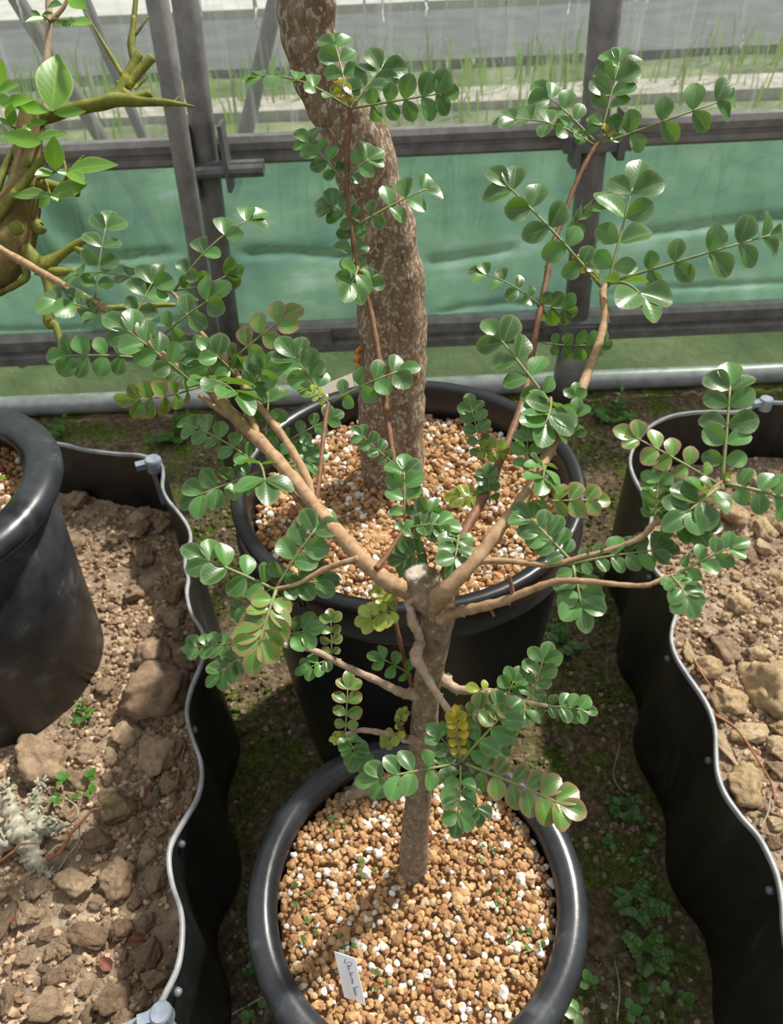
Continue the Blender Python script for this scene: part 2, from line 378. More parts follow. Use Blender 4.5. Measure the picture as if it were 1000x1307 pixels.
# weeds outside (uncountable grass)
mb = MB()
for i in range(2600):
    x = random.uniform(-3.2, 3.2); y = random.choice((random.uniform(2.3, 3.1), random.uniform(3.3, 4.8), random.uniform(4.4, 5.1)))
    if nz(x, y, 1.6, 3) < -.1: continue
    h = random.uniform(.06, .30)*(0.6 if y < 2.2 else 1.0); a = random.uniform(0, 6.28); ln = random.uniform(.1, .5)*h
    wd = random.uniform(.003, .008)
    d = Vector((math.cos(a), math.sin(a), 0)); s = Vector((-d.y, d.x, 0))*wd
    b0 = Vector((x, y, 0)); b1 = b0+Vector((0, 0, h*.6))+d*ln*.35; b2 = b0+Vector((0, 0, h))+d*ln
    mb.add([b0-s, b0+s, b1-s*.8, b1+s*.8, b2], [(0, 1, 3, 2), (2, 3, 4)])
tag(mb.build('weeds_outside', M['blade']), 'tall green weeds and grass seen through the film', 'weeds', kind='stuff')

P = np.array([(rng.uniform(a, b), rng.uniform(1.80, 1.98), .02) for a, b in ((.30, .95), (-1.0, -.45)) for _ in range(70)])  # pale bits added to stand for bright glints in the skirt film
V, F = pieces0(P, rng.uniform(.006, .016, len(P))); me = bpy.data.meshes.new('glint_specks'); me.from_pydata(V.tolist(), [], F.tolist()); me.materials.append(M['concrete'])
tag(link('glint_specks', me), 'pale pebbles added as glints just outside the skirt film', 'specks', kind='stuff')

# ------------------------------------------------------------------ greenhouse wall
wall = empty('wall_back', (0, YW, 0)); tag(wall, 'greenhouse wall of steel rails and plastic film', kind='structure')
def rail(name, z0, z1, y, groove=True, mat='steel', x0=-5.0, x1=5.0):
    """C-section wiring channel; profile in y,z swept along x"""
    h = z1-z0; yy = y
    pr = [(yy+.012, z0), (yy-.012, z0), (yy-.016, z0+.006), (yy-.016, z0+h*.30), (yy-.009, z0+h*.34), (yy-.009, z0+h*.50), (yy-.016, z0+h*.54), (yy-.017, z1-.010), (yy-.010, z1), (yy+.012, z1)]
    v = [(x, p, q) for x in (x0, x1) for (p, q) in pr]; n = len(pr)
    f = [(i, (i+1) % n, n+(i+1) % n, n+i) for i in range(n)] + [tuple(range(n)), tuple(range(2*n-1, n-1, -1))]
    return obj(name, v, f, M[mat], wall, smooth=False)
def zat(px, py, y): return at_y(px, py, y).z
z_t1, z_t0 = zat(500, 162, YW), zat(500, 197, YW)
z_s1, z_s0 = zat(500, 404, YW), zat(500, 440, YW)
z_p = zat(500, 492, YW)
rail('upper_rail', z_t0, z_t1, YW-.01)
rail('sill_rail', z_s0, z_s1, YW-.01)
# mounting plate on the sill
mb = MB(); q = at_y(398, 428, YW); mb.box((q.x, YW-.030, (z_s0+z_s1)/2), .10, .006, .05); mb.tube([(q.x+.035, YW-.033, z_s0+.03), (q.x+.035, YW-.038, z_s0+.03)], [.004, .004], 8)
mb.build('joint_plate', M['steel'], wall, smooth=False)
xs = np.linspace(-5, 5, 40)
mb = MB(); mb.tube([(x, YW-.02, z_p+.002*math.sin(x*5)) for x in xs], [.026]*40, 16); mb.build('ground_pipe', M['pipe'], wall)
mb = MB(); mb.box((0, YW+.01, z_p-.05), 10, .02, .09); mb.build('base_board', M['steel_dark'], wall, smooth=False)
# posts
def post(name, px0, py0, px1, py1, y, r, mat, z0=0.0, z1=1.25, flat=1.0):
    a = at_y(px0, py0, y); b = at_y(px1, py1, y); d = (a-b)/(a.z-b.z)
    lo = b+d*(z0-b.z); hi = b+d*(z1-b.z)
    mb = MB(); mb.tube([lo, lo.lerp(hi, .5), hi], [r]*3, 18); o = mb.build(name, M[mat], wall); return lo, hi
post('post', 204, 20, 262, 380, 1.27, .0165, 'steel')
post('post', 239, 20, 290, 400, YW-.045, .024, 'steel', z_p)
post('post', 772, 30, 738, 380, YW-.05, .028, 'steel', z_p-.05)
post('post', 742, 400, 724, 490, YW-.055, .036, 'steel', 0, z_s0-.005)
for x in (-3.6, -2.0, 2.0, 3.6):
    mb = MB(); mb.tube([(x, YW-.045, 0), (x, YW-.045, .6), (x, YW-.045, 1.25)], [.024]*3, 18); mb.build('post', M['steel'], wall)
# clamp on the left pair of posts
cl = at_y(262, 215, YW-.07)
mb = MB()
mb.box(cl+Vector((.035, .005, -.002)), .16, .02, .022)
mb.tube([cl+Vector((-.05, -.012, -.004)), cl+Vector((.115, -.012, -.004))], [.012, .012], 10)
mb.box(cl+Vector((.045, 0, .02)), .008, .05, .12)
mb.box(cl+Vector((-.032, .01, .01)), .03, .05, .13, 0)
mb.build('cross_clamp', M['steel_dark'], wall, smooth=False)
c2 = at_y(762, 180, YW-.07)
mb = MB(); mb.box(c2, .13, .04, .03); mb.box(c2+Vector((.045, 0, .012)), .014, .05, .085); mb.box(c2+Vector((-.04, 0, -.012)), .014, .05, .06); mb.build('cross_clamp', M['steel_dark'], wall, smooth=False)
c3 = at_y(736, 415, YW-.075)
mb = MB(); mb.box(c3, .15, .03, .02); mb.box(c3+Vector((0, 0, -.02)), .085, .045, .05); mb.build('cross_clamp', M['steel_dark'], wall, smooth=False)
# braces outside the film
for (x0, y0, x1, y1, r) in ((22, 0, 232, 345, .016), (108, 0, 200, 215, .012), (352, 0, 284, 300, .016)):
    a = at_y(x0, y0, YW+.14); b = at_y(x1, y1, YW+.10); d = (b-a)
    mb = MB(); mb.tube([a-d*.35, a, b, b+d*.25*(1 if r != .012 else .1)], [r]*4, 12); mb.build('brace', M['steel'], wall)
# film panels, rippled sheets, split where the posts stand
xsplit = [-5, -3.6, -2.0, at_y(262, 205, YW).x, at_y(760, 180, YW).x, 2.0, 3.6, 5]
FOLDS = []
def fold(pts, amp):
    FOLDS.append((np.array([(p.x, p.z) for p in (at_y(x, y, YW) for x, y in pts)]), amp))
fold([(-60, 352), (60, 338), (140, 332), (235, 322)], .022)
fold([(296, 326), (380, 324), (450, 330), (480, 336)], .022)
fold([(535, 338), (600, 328), (665, 317)], .022)
fold([(790, 305), (880, 292), (960, 282), (1060, 276)], .022)
fold([(545, 404), (590, 394), (640, 388), (700, 390)], .014)
fold([(760, 382), (850, 368), (920, 366), (1040, 362)], .014)
fold([(-40, 426), (120, 420), (290, 406)], .014)
def fold_y(x, z):
    y = 0
    for A, amp in FOLDS:
        if A[0, 0] < x < A[-1, 0]:
            zf = np.interp(x, A[:, 0], A[:, 1]); e = min(1, 8*min(x-A[0, 0], A[-1, 0]-x)/(A[-1, 0]-A[0, 0])); w_ = .011*amp/.022+.003
            y -= .5*amp*e*math.exp(-((z-zf)/w_)**2)
    return y
def film_panel(name, x0, x1, z0, z1, mat, amp, yoff=.008):
    teal = name == 'teal_film'; xs = np.linspace(x0, x1, 120 if teal else 60); zs = np.linspace(z0, z1, 150 if teal else 14)
    v = [Vector((x, YW+yoff+amp*(nz(x, z, 5, z0*9)+.5*nz(x*2.5, z*.7, 9, 2))+(fold_y(x, z) if teal else 0), z)) for z in zs for x in xs]
    n = len(xs); f = [(j*n+i, j*n+i+1, (j+1)*n+i+1, (j+1)*n+i) for j in range(len(zs)-1) for i in range(n-1)]
    return obj(name, v, f, M[mat], wall)
for i in range(len(xsplit)-1):
    film_panel('clear_film', xsplit[i], xsplit[i+1], z_t1-.01, 1.5, 'film_clear', .006)
    film_panel('teal_film', xsplit[i], xsplit[i+1], z_s1-.01, z_t0+.01, 'film_teal', .008)
    film_panel('skirt_film', xsplit[i], xsplit[i+1], z_p, z_s0+.01, 'film_low', .006)
# runs of condensation on the clear film
for (x, ya, yb, r) in ((258, -20, 22, .004), (329, -20, 38, .0055), (468, -20, 62, .004), (490, -20, 34, .003), (545, -20, 26, .005), (570, -20, 58, .003), (571, 70, 86, .0045), (605, -20, 64, .0045), (605, 66, 82, .005), (643, 2, 82, .003), (683, -20, 64, .0035), (725, -20, 24, .003), (748, 58, 74, .006), (810, -20, 12, .008), (826, -20, 12, .006), (936, -20, 58, .003), (946, 40, 62, .004), (30, -20, 30, .003), (390, 60, 66, .004), (897, 70, 76, .003)):
    a = at_y(x, ya, YW-.004); b = at_y(x, yb, YW-.004); a.x = b.x+.15*(a.x-b.x)
    P = [b.lerp(a, k/8)+Vector((.0006*math.sin(k*1.3+x), 0, 0)) for k in range(9)]
    mb = MB(); mb.tube(P, [.7*r*(.4+.6*math.sin(math.pi*(k+.7)/9.4)) for k in range(9)], 7); mb.build('water_run', M['water'], wall)

# ------------------------------------------------------------------ pots
def pot(name, c, prof_body, prof_rim, mats, label, group=None):
    t = empty(name, c); tag(t, label, 'pot', group)
    v, f, ms = lathe(prof_body, c); f.append(tuple(range(71, -1, -1)))
    obj('body', v, f, M[mats[0]], t)
    v, f, ms = lathe(prof_rim, c); obj('rim', v, f, M[mats[1]], t)
    return t
def roll_rim(rc, zc, rw, rh, n=20, a0=-200, a1=90):
    return [(rc+rw*math.cos(R(a)), zc+rh*math.sin(R(a))) for a in np.linspace(a0, a1+70, n)]
ZF, ZB = .302, .494
fc = at_z(531, 1128, ZF); FC = Vector((fc.x, fc.y, 0))
bc = at_z(520, 606, ZB); BC = Vector((bc.x, bc.y, 0))
RF, RB = .165, .21
print('front pot', FC, 'back pot', BC)
# front pot: thick rolled rim
front_pot = pot('black_pot', FC,
    [(.105, .0), (.112, .004), (.128, .14), (.143, ZF-.018), (.1415, ZF-.016), (.1395, ZF-.02), (.138, ZF-.06), (.12, .05)],
    [(RF-.0148+.0148*math.cos(R(a)), ZF-.0145+.0145*math.sin(R(a))) for a in np.linspace(-150, 205, 30)],
    ('plastic', 'plastic_rim'), 'black plastic pot with thick rolled rim holding the pruned leafy tree')
back_pot = pot('black_pot', BC,
    [(.160, .0), (.168, .004), (.180, .16), (.196, ZB-.052), (.1965, ZB-.050)],
    [(.196, ZB-.056), (.207, ZB-.055), (.2095, ZB-.051), (.2085, ZB-.046), (.2045, ZB-.042), (.2055, ZB-.012), (.2075, ZB-.005), (.2055, ZB-.001), (.200, ZB), (.193, ZB-.002), (.189, ZB-.008), (.186, ZB-.05), (.184, ZB-.12)],
    ('plastic_back', 'plastic_back'), 'tall smooth black pot holding the thick speckled trunk')
# raised lettering on the back pot's rim is a row of worn numerals
def raised_text(txt, pot_o, c, ang, rad, z, size, mat, tilt=90):
    cu = bpy.data.curves.new('t', 'FONT'); cu.body = txt; cu.size = size; cu.extrude = .0004; cu.align_x = 'CENTER'; cu.align_y = 'CENTER'
    o = bpy.data.objects.new('t', cu); COL.objects.link(o)
    dg = bpy.context.evaluated_depsgraph_get(); me = bpy.data.meshes.new_from_object(o.evaluated_get(dg))
    vs_ = np.array([v.co[:] for v in me.vertices]); fs = [tuple(p.vertices) for p in me.polygons]
    bpy.data.objects.remove(o); bpy.data.curves.remove(cu)
    out = []
    for x, y, zz in vs_:
        a = ang + x/rad; rr = rad+zz+.0003
        out.append(Vector((c.x+rr*math.cos(a), c.y+rr*math.sin(a), z+y)))
    return obj('raised_lettering', out, fs, M[mat], pot_o, smooth=False)
raised_text('300', back_pot, BC, R(-128), .2055, ZB-.026, .022, 'plastic_back')
lp = at_z(-134, 597, .495); LPC = Vector((-.60, .69, ZS-.012))
left_pot = pot('black_pot', LPC,
    [(.140, .0), (.147, .004), (.160, .20), (.172, .340), (.168, .342), (.162, .33), (.158, .28)],
    [(.170+.024*math.cos(R(a)), .350+.019*math.sin(R(a))) for a in np.linspace(-150, 205, 30)],
    ('plastic_dusty', 'plastic_rim'), 'dusty black pot with thick rolled rim standing on bare bed soil')

# ------------------------------------------------------------------ granules and crumbs
def ico(sub):
    bm = bmesh.new(); bmesh.ops.create_icosphere(bm, subdivisions=sub, radius=1)
    v = np.array([x.co[:] for x in bm.verts]); f = np.array([[q.index for q in x.verts] for x in bm.faces]); bm.free(); return v, f
I1, F1 = ico(1); I2, F2 = ico(2); I4, F4 = ico(4)
def rockify(v, seed, planes=9, depth=(.55, .95), rough=.06):
    r = np.random.default_rng(seed); rr = np.ones(len(v))
    for k in range(planes):
        n = r.normal(size=3); n /= np.linalg.norm(n); d = r.uniform(*depth)
        c = v@n; ok = c > .2; rr[ok] = np.minimum(rr[ok], d/c[ok])
    nn = np.array([mnoise.fractal(Vector(x)*1.7+Vector((seed, 0, 0)), .9, 2.1, 4) for x in v])
    return v*(rr*(1+rough*2*nn))[:, None]
GT = [rockify(I2, 100+i, 9, (.58, .92), .10) for i in range(8)]
GT1 = [rockify(I1, 140+i, 6, (.45, .9), .16) for i in range(8)]
def rot_rand(n):
    q = rng.normal(size=(n, 4)); q /= np.linalg.norm(q, axis=1)[:, None]
    a, b, c, d = q.T
    return np.stack([np.stack([1-2*(c*c+d*d), 2*(b*c-a*d), 2*(b*d+a*c)], -1), np.stack([2*(b*c+a*d), 1-2*(b*b+d*d), 2*(c*d-a*b)], -1), np.stack([2*(b*d-a*c), 2*(c*d+a*b), 1-2*(b*b+c*c)], -1)], 1)
def pieces(pos, size, tmpl, faces):
    """many small angular pieces as one vertex/face array"""
    n = len(pos); rm = rot_rand(n); nv = len(tmpl[0]); T = np.stack(tmpl)[rng.integers(0, len(tmpl), n)]
    sc = size[:, None]*rng.uniform(.78, 1.15, (n, 3))
    V = np.einsum('nij,nkj->nki', rm, T*sc[:, None, :]) + pos[:, None, :]
    F = faces[None]+(np.arange(n)*nv)[:, None, None]
    return V.reshape(-1, 3), F.reshape(-1, 3)
def big_mesh(name, V, F, mats, midx=None, smooth=False):
    me = bpy.data.meshes.new(name)
    me.vertices.add(len(V)); me.vertices.foreach_set('co', np.asarray(V, dtype=np.float32).ravel())
    me.loops.add(len(F)*3); me.loops.foreach_set('vertex_index', np.asarray(F, dtype=np.int32).ravel())
    me.polygons.add(len(F)); me.polygons.foreach_set('loop_start', np.arange(0, len(F)*3, 3, dtype=np.int32))
    for mt in mats: me.materials.append(mt)
    if midx is not None: me.polygons.foreach_set('material_index', np.asarray(midx, dtype=np.int32))
    me.polygons.foreach_set('use_smooth', np.full(len(F), smooth)); me.update(calc_edges=True); return me
def granules(c, rad, z, sp, size, mat, label, hole=None, dip=None, mound=0.0):
    xs = np.arange(-rad, rad, sp); ys = np.arange(-rad, rad, sp*.87); P = []
    for j, y in enumerate(ys):
        for x in xs:
            x2 = x+(sp/2 if j % 2 else 0)+rng.uniform(-.35, .35)*sp; y2 = y+rng.uniform(-.35, .35)*sp
            rr = math.hypot(x2, y2)
            if rr < rad:
                zz = z+.004*nz(c.x+x2, c.y+y2, 14, 8)+mound*(1-(rr/rad)**2)
                if dip: zz -= dip[3]*math.exp(-((x2-dip[0])**2+(y2-dip[1])**2)/dip[2]**2)
                P.append((c.x+x2, c.y+y2, zz+rng.uniform(-.0018, .0022)))
    P = np.array(P); S = size*np.exp(rng.normal(0, .26, len(P)))
    V1, Fa = pieces(P, S, GT, F2)
    # top scatter of larger pumice lumps
    k = len(P)//14; Q = P[rng.choice(len(P), k, False)]+np.array([0, 0, size*.7])
    V2, Fb = pieces(Q, size*rng.uniform(.9, 1.35, k), GT, F2)
    n0 = len(V1); V = np.concatenate([V1, V2]); F = np.concatenate([Fa, Fb+n0])
    ang = np.linspace(0, 2*math.pi, 48, endpoint=False)
    D = np.concatenate([[[c.x, c.y, z-.004+mound*.6]], np.stack([c.x+rad*1.0*np.cos(ang), c.y+rad*1.0*np.sin(ang), np.full(48, z-.006)], 1)])
    DF = np.array([[0, 1+i, 1+(i+1) % 48] for i in range(48)])+len(V)
    mi = np.concatenate([np.zeros(len(F), int), np.ones(48, int)])
    me = big_mesh('potting_granules', np.concatenate([V, D])-np.array([c.x, c.y, z]), np.concatenate([F, DF]), [mat, M['under']], mi, False)
    o = link('potting_granules', me, None, Matrix.Translation((c.x, c.y, z)))
    tag(o, label, 'soil', kind='stuff'); return o
ZFS, ZBS = ZF-.030, ZB-.045
granules(FC, .1358, ZFS, .0061, .0037, M['granule'], 'brown clay granules and white pumice around the slim pruned trunk', mound=.004)
granules(BC, .1825, ZBS, .0072, .0042, M['granule'], 'sunlit tan granules and white pumice around the thick speckled trunk', dip=(-.035, -.045, .03, .005))
granules(LPC, .1565, LPC.z+.315, .0078, .0046, M['granule'], 'brown granules and white pumice inside the dusty black pot')

# ------------------------------------------------------------------ root barrier sheets
def path_world(pts, z, sub=5):
    return [Vector(p) for p in smooth_path([tuple(at_z(x, y, z)) for x, y in pts], sub)]
LP_ = [(-420, 548), (-300, 556), (-180, 548), (-60, 560), (20, 556), (55, 563), (80, 566), (110, 573), (150, 578), (180, 580), (204, 590), (208, 603), (207, 620), (214, 637), (229, 655), (240, 672), (243, 688), (237, 706), (236, 722), (240, 738), (238, 756), (244, 782), (257, 803), (262, 824), (256, 848), (243, 880), (238, 910), (245, 940), (255, 968), (257, 993), (250, 1020), (232, 1050), (218, 1076), (215, 1100), (220, 1130), (230, 1160), (232, 1192), (227, 1230), (213, 1262), (196, 1288), (150, 1312), (80, 1330), (0, 1340)]
RP_ = [(1420, 505), (1300, 516), (1180, 505), (1080, 517), (1010, 513), (975, 513), (945, 524), (910, 524), (878, 526), (851, 532), (827, 546), (811, 567), (805, 588), (810, 608), (822, 630), (832, 655), (828, 690), (833, 719), (851, 743), (861, 763), (864, 780), (859, 800), (858, 817), (864, 837), (878, 860), (895, 884), (907, 906), (914, 930), (915, 955), (917, 984), (926, 1011), (946, 1040), (969, 1066), (985, 1095), (995, 1122), (1000, 1151), (1002, 1185), (1010, 1225), (1028, 1262), (1042, 1300), (1046, 1350)]
def liner(pts, label, side, pre, post_):
    P0 = path_world(pts, ZL)
    def ext(q): return [Vector((x, y+.012*math.sin(9*x), ZL)) for x, y in q]
    P = ext(pre)+P0+ext(post_); t = empty('root_barrier_sheet', (P[len(P)//2].x, P[len(P)//2].y, 0)); tag(t, label, 'garden edging')
    n = len(P); th = .0022; v = []; f = []; mi = []
    zs = [0.0, .05, .10, .15, .20, ZL-.006, ZL]
    N = []
    for i in range(n):
        d = (P[min(i+1, n-1)]-P[max(i-1, 0)]); d.z = 0; d.normalize(); N.append(Vector((-d.y, d.x, 0)))
    ring = [(s, z) for z in zs for s in (1,)] + [(-1, z) for z in reversed(zs)]
    m_ = len(ring)
    for i in range(n):
        for (s, z) in ring:
            bow = 1+.0*z
            v.append(Vector((P[i].x, P[i].y, 0))+N[i]*s*th*bow+Vector((0, 0, z)))
    for i in range(n-1):
        for k in range(m_):
            k2 = (k+1) % m_
            f.append((i*m_+k, i*m_+k2, (i+1)*m_+k2, (i+1)*m_+k))
            top = (k in (len(zs)-2, len(zs)-1, len(zs))); mi.append(1 if top else 0)
    obj('sheet', v, f, [M['liner'], M['liner_edge']], t, True, mi)
    # moulded pegs along the sheet, on the outer face
    acc = 0; last = 0
    cum = [0]
    for i in range(1, n): cum.append(cum[-1]+(P[i]-P[i-1]).length)
    step = .15; s = .03; row = 0
    while s < cum[-1]:
        i = next(k for k in range(n) if cum[k] >= s)
        for z, off in ((ZL-.020, 1),):
            c = Vector((P[i].x, P[i].y, z)); nn = N[i]*side
            if abs(c.x) > .75: continue
            mb = MB(); mb.tube([c, c+nn*.006, c+nn*.008], [.0045, .0042, .0022], 10); mb.build('peg', M['peg'], t)
        s += step
    return t, P0
lin_l, PL = liner(LP_, 'wavy black plastic sheet with pale top edge bordering the bed of the dusty pot', 1, [(-1.26, y) for y in np.linspace(.16, .95, 14)], [(x, .15) for x in np.linspace(-.46, -1.26, 26)])
lin_r, PR = liner(RP_, 'wavy black plastic sheet with bright top edge bordering the stony bed under the leafy shoots', -1, [(1.62, y) for y in np.linspace(.16, 1.05, 14)], [(x, .14) for x in np.linspace(.50, 1.62, 36)])
def clip(c, ang, parent, s=1.0):
    rot = Matrix.Rotation(ang, 3, 'Z'); mb = MB()
    n = 20; v = []; f = []
    for z in (-.012*s, .004*s, .0065*s):
        for k in range(n):
            a = 2*math.pi*k/n; r = (.0105 if z < .005*s else .009)*s; v.append(Vector(c)+rot@Vector((r*math.cos(a), r*math.sin(a), z)))
    for j in range(2):
        for k in range(n): f.append((j*n+k, j*n+(k+1) % n, (j+1)*n+(k+1) % n, (j+1)*n+k))
    f.append(tuple(2*n+k for k in range(n))); mb.add(v, f)
    mb.box(Vector(c)+rot@Vector((-.014*s, 0, 0)), .016*s, .010*s, .008*s, 0, rot)
    mb.box(Vector(c)+rot@Vector((-.004*s, .006*s, -.05)), .006*s, .006*s, .10, 0, rot)
    mb.build('corner_clip', M['clip'], parent, smooth=False)
clip(at_z(206, 1294, ZL+.004), R(15), lin_l, .95)
clip(at_z(196, 590, ZL+.002), R(20), lin_l, 1.35)
clip(at_z(978, 513, ZL+.002), R(10), lin_r, 1.2)

# ------------------------------------------------------------------ bed soil
def side_x(P, corner_y, y, left):
    c = [p for p in P if p.y < corner_y]
    best = min(c, key=lambda p: abs(p.y-y)); return best.x
def back_y(P, x, ymin):
    c = [p for p in P if p.y > ymin]; return min(c, key=lambda p: abs(p.x-x)).y
def bed_z(x, y): return ZS+.010*nz(x, y, 7, 4)+.007*nz(x, y, 22, 1)+.004*nz(x, y, 55, 2)
FRONT = PL[(len(LP_)-4)*5-4:]+[Vector((x, .15+.012*math.sin(9*x), 0)) for x in np.linspace(-.46, -1.26, 26)]
def front_y(x): return min(FRONT, key=lambda p: abs(p.x-x)).y+.007
def bed(name, P, left, label):
    cy = max(p.y for p in P if abs(p.x) < .62)
    corner = min(P, key=lambda p: (p.x*(-1 if left else 1)) if p.y > cy-.12 else 9)
    ycor = corner.y-.02
    ys = np.linspace(.165, cy+.06, 130); ss = np.linspace(0, 1, 110); v = []
    for y in ys:
        lx = side_x(P, ycor, min(y, ycor), left)+(-.003 if left else .003); fx = -1.25 if left else 1.61
        for s in ss:
            x = fx+(lx-fx)*s**.8; yy = min(y, back_y(P, x, ycor-.05)-.004)
            if left: yy = max(yy, front_y(x))
            v.append(Vector((x, yy, bed_z(x, yy))))
    n = len(ss); f = [(j*n+i, j*n+i+1, (j+1)*n+i+1, (j+1)*n+i) for j in range(len(ys)-1) for i in range(n-1)]
    if not left: f = [q[::-1] for q in f]
    # close the slab down to the floor so that it is a body of soil
    o = obj(name, v, f, M['bed']); tag(o, label, kind='structure')
    def inside(x, y, mgn=.012):
        if y > back_y(P, x, ycor-.05)-mgn: return False
        if left and y < front_y(x)+mgn: return False
        lx = side_x(P, ycor, min(y, ycor), left); return x < lx-mgn if left else x > lx+mgn
    return o, inside
bed_l, in_l = bed('bed_soil', PL[:(len(LP_)-4)*5+1], True, 'light brown stony soil filling the bed of the dusty pot')
bed_r, in_r = bed('bed_soil', PR, False, 'light brown stony soil filling the bed under the leafy shoots')
def crumbs(name, inside, x0, x1, y0, y1, n, label, zf, mat, smin=.0012, smax=.006, avoid=()):
    P = []; 
    while len(P) < n:
        x = rng.uniform(x0, x1); y = rng.uniform(y0, y1)
        if not inside(x, y): continue
        if any((x-a)**2+(y-b)**2 < r*r for a, b, r in avoid): continue
        if nz(x, y, 11, 7) < rng.uniform(-.6, .2): continue
        P.append((x, y, zf(x, y)))
    P = np.array(P); S = smin+(smax-smin)*rng.power(.45, n)
    P[:, 2] += S*.25
    V, F = pieces(P, S, GT1, F1); me = big_mesh(name, V, F, [mat], None, False)
    o = link(name, me); tag(o, label, 'soil', kind='stuff')
crumbs('soil_crumbs', in_l, -.80, -.18, .17, 1.05, 12500, 'loose crumbs of dry soil in the bed of the dusty pot', bed_z, M['crumb'], .001, .0066, [(LPC.x, LPC.y, .153)])
crumbs('soil_crumbs', in_r, .25, .85, .17, 1.22, 12000, 'loose crumbs of dry soil in the bed under the leafy shoots', bed_z, M['crumb'], .001, .0065)
def in_floor(x, y):
    return not in_l(x, y, -.01) and not in_r(x, y, -.01) and (x-FC.x)**2+(y-FC.y)**2 > .119**2 and (x-BC.x)**2+(y-BC.y)**2 > .175**2
crumbs('floor_crumbs', in_floor, -.45, .6, .05, 1.5, 16000, 'crumbs of dark earth scattered on the mossy floor', lambda x, y: -.004+.008*nz(x, y, 9)+.006*nz(x, y, 30, 3)+.005*nz(x, y, 62, 5), M['fcrumb'], .0010, .0065)

# ------------------------------------------------------------------ stones
LANDL = [('beside the large angular stone', (195, 888)), ('at the foot of the dusty pot', (60, 960)), ('beside the knobbly grey branch', (45, 1110)), ('by the mossy stone', (150, 1033)), ('near the bright green seedling', (105, 1015)), ('close to the back run of black sheet', (120, 640)), ('below the corner clip of the sheet', (195, 650)), ('by the thin green shoot', (200, 700)), ('between the dusty pot and the wavy sheet', (180, 780)), ('around the curled red dry leaf', (175, 1197)), ('near the lower sheet clip', (180, 1290)), ('around the half buried brown leaf', (125, 1240)), ('by the rounded pale brown stone', (215, 975)), ('around the small red dry leaf', (20, 1190))]
LANDR = [('beside the large smooth boulder', (970, 840)), ('next to the knobbly sandy stone', (960, 1030)), ('along the dry reddish stem', (945, 950)), ('by the bright sheet edge', (890, 840)), ('under the lowest leafy shoot', (880, 740)), ('close to the back run of sheet', (950, 620)), ('beneath the upright leaf', (950, 690)), ('on the bare patch behind the boulder', (960, 770))]
def nearest(p, lands):
    return min(lands, key=lambda l: (at_z(*l[1], ZS)-Vector((p[0], p[1], ZS))).length)[0]
def stone_label(p, s, tone, lands):
    return ('tiny' if s < .0065 else 'small' if s < .0115 else 'middling')+' '+tone+' stone '+nearest(p, lands)
SM = {}
def stone_mesh(k, mat):
    key = (k, mat)
    if key not in SM:
        V = rockify(I4, 300+k*7, 13, (.50, .92), .13)
        SM[key] = mesh_from('stone', V, F4, [M[mat]], True)
    return SM[key]
placed = []
def stone(px, py, rx, ry, label, group, mat='stone', k=None, lift=.38):
    p = at_z(px, py, ZS+.006); p.z = bed_z(p.x, p.y)
    d = depth(p); a = rx*d/FPX; 
    th = math.asin(min(1, abs(ray(px, py).normalized().z)))
    b = ry*d/FPX/ max(.55, math.sin(th)); h = min(a, b)*.85
    k = random.randrange(9) if k is None else k
    o = link('stone', stone_mesh(k, mat), None)
    o.location = (p.x, p.y, p.z+h*lift); o.scale = (a*1.12, b*1.05, h*1.1); o.rotation_euler = (random.uniform(-.25, .25), random.uniform(-.25, .25), random.uniform(-.5, .5))
    if label is None: label = stone_label(p, (a+b)/2, 'brown' if mat == 'stone' else 'pale', LANDL if group == GL else LANDR)
    tag(o, label, 'stone', group); placed.append((p.x, p.y, max(a, b))); return o
GL = 'stones on the bed of the dusty pot'; GR = 'stones on the bed under the leafy shoots'
stone(195, 888, 43, 31, 'large brown angular stone beside the dusty pot', GL, 'stone', 1)
stone(54, 968, 36, 25, 'large brown stone at the foot of the dusty pot', GL, 'stone', 2)
stone(205, 962, 29, 27, 'rounded pale brown stone next to the black sheet', GL, 'stone', 3)
stone(150, 1033, 25, 22, 'blocky moss-stained stone near the green seedling', GL, 'stone_moss', 4)
stone(153, 1124, 28, 21, 'crumbly sunlit soil clod in front of the mossy stone', GL, 'stone', 5)
stone(98, 1127, 27, 17, 'long smooth sunlit stone beside the grey knobbly branch', GL, 'stone', 6)
stone(116, 1194, 27, 13, 'flat sunlit stone lying below the long smooth stone', GL, 'stone', 7)
stone(188, 1223, 15, 22, 'upright brown stone next to the red dry leaf', GL, 'stone', 8)
stone(196, 843, 23, 18, 'brown stone just behind the large angular stone', GL, 'stone', 0)
left = [(170,925,18,13),(108,958,13,12),(90,985,20,12),(215,990,17,12),(190,1089,14,18),(200,1119,17,20),(49,1140,15,12),(39,1168,18,14),(152,1189,13,14),(181,1177,14,14),(3,1178,12,22),(109,1259,10,12),(67,1261,16,12),(11,1272,13,18),(144,1272,22,22),(157,1302,16,16),(199,1246,18,15),(188,1272,10,12),(62,1290,30,20),(126,1076,20,16),(162,1236,10,10),(140,962,10,10),(240,1014,9,10),(199,1014,10,12),(87,1037,12,13),(95,696,16,12),(184,710,14,14),(181,668,12,12),(183,648,12,11),(200,672,12,13),(101,641,13,10),(73,655,9,9),(145,688,9,7),(223,760,13,14),(171,757,13,11),(222,788,14,13),(184,803,9,9),(225,803,9,8),(226,857,14,12),(136,875,12,12),(147,883,7,8),(98,1205,10,8),(75,1215,9,9),(120,1290,12,10),(30,1225,11,10),(90,1240,9,8),(135,1140,11,9),(170,1150,9,8),(60,1195,11,9),(20,1140,10,9),(205,1060,8,8),(175,1055,9,8),(135,990,8,7),(160,985,7,6)]
for i, (x, y, a, b) in enumerate(left):
    stone(x, y, a, b, None, GL, 'stone')
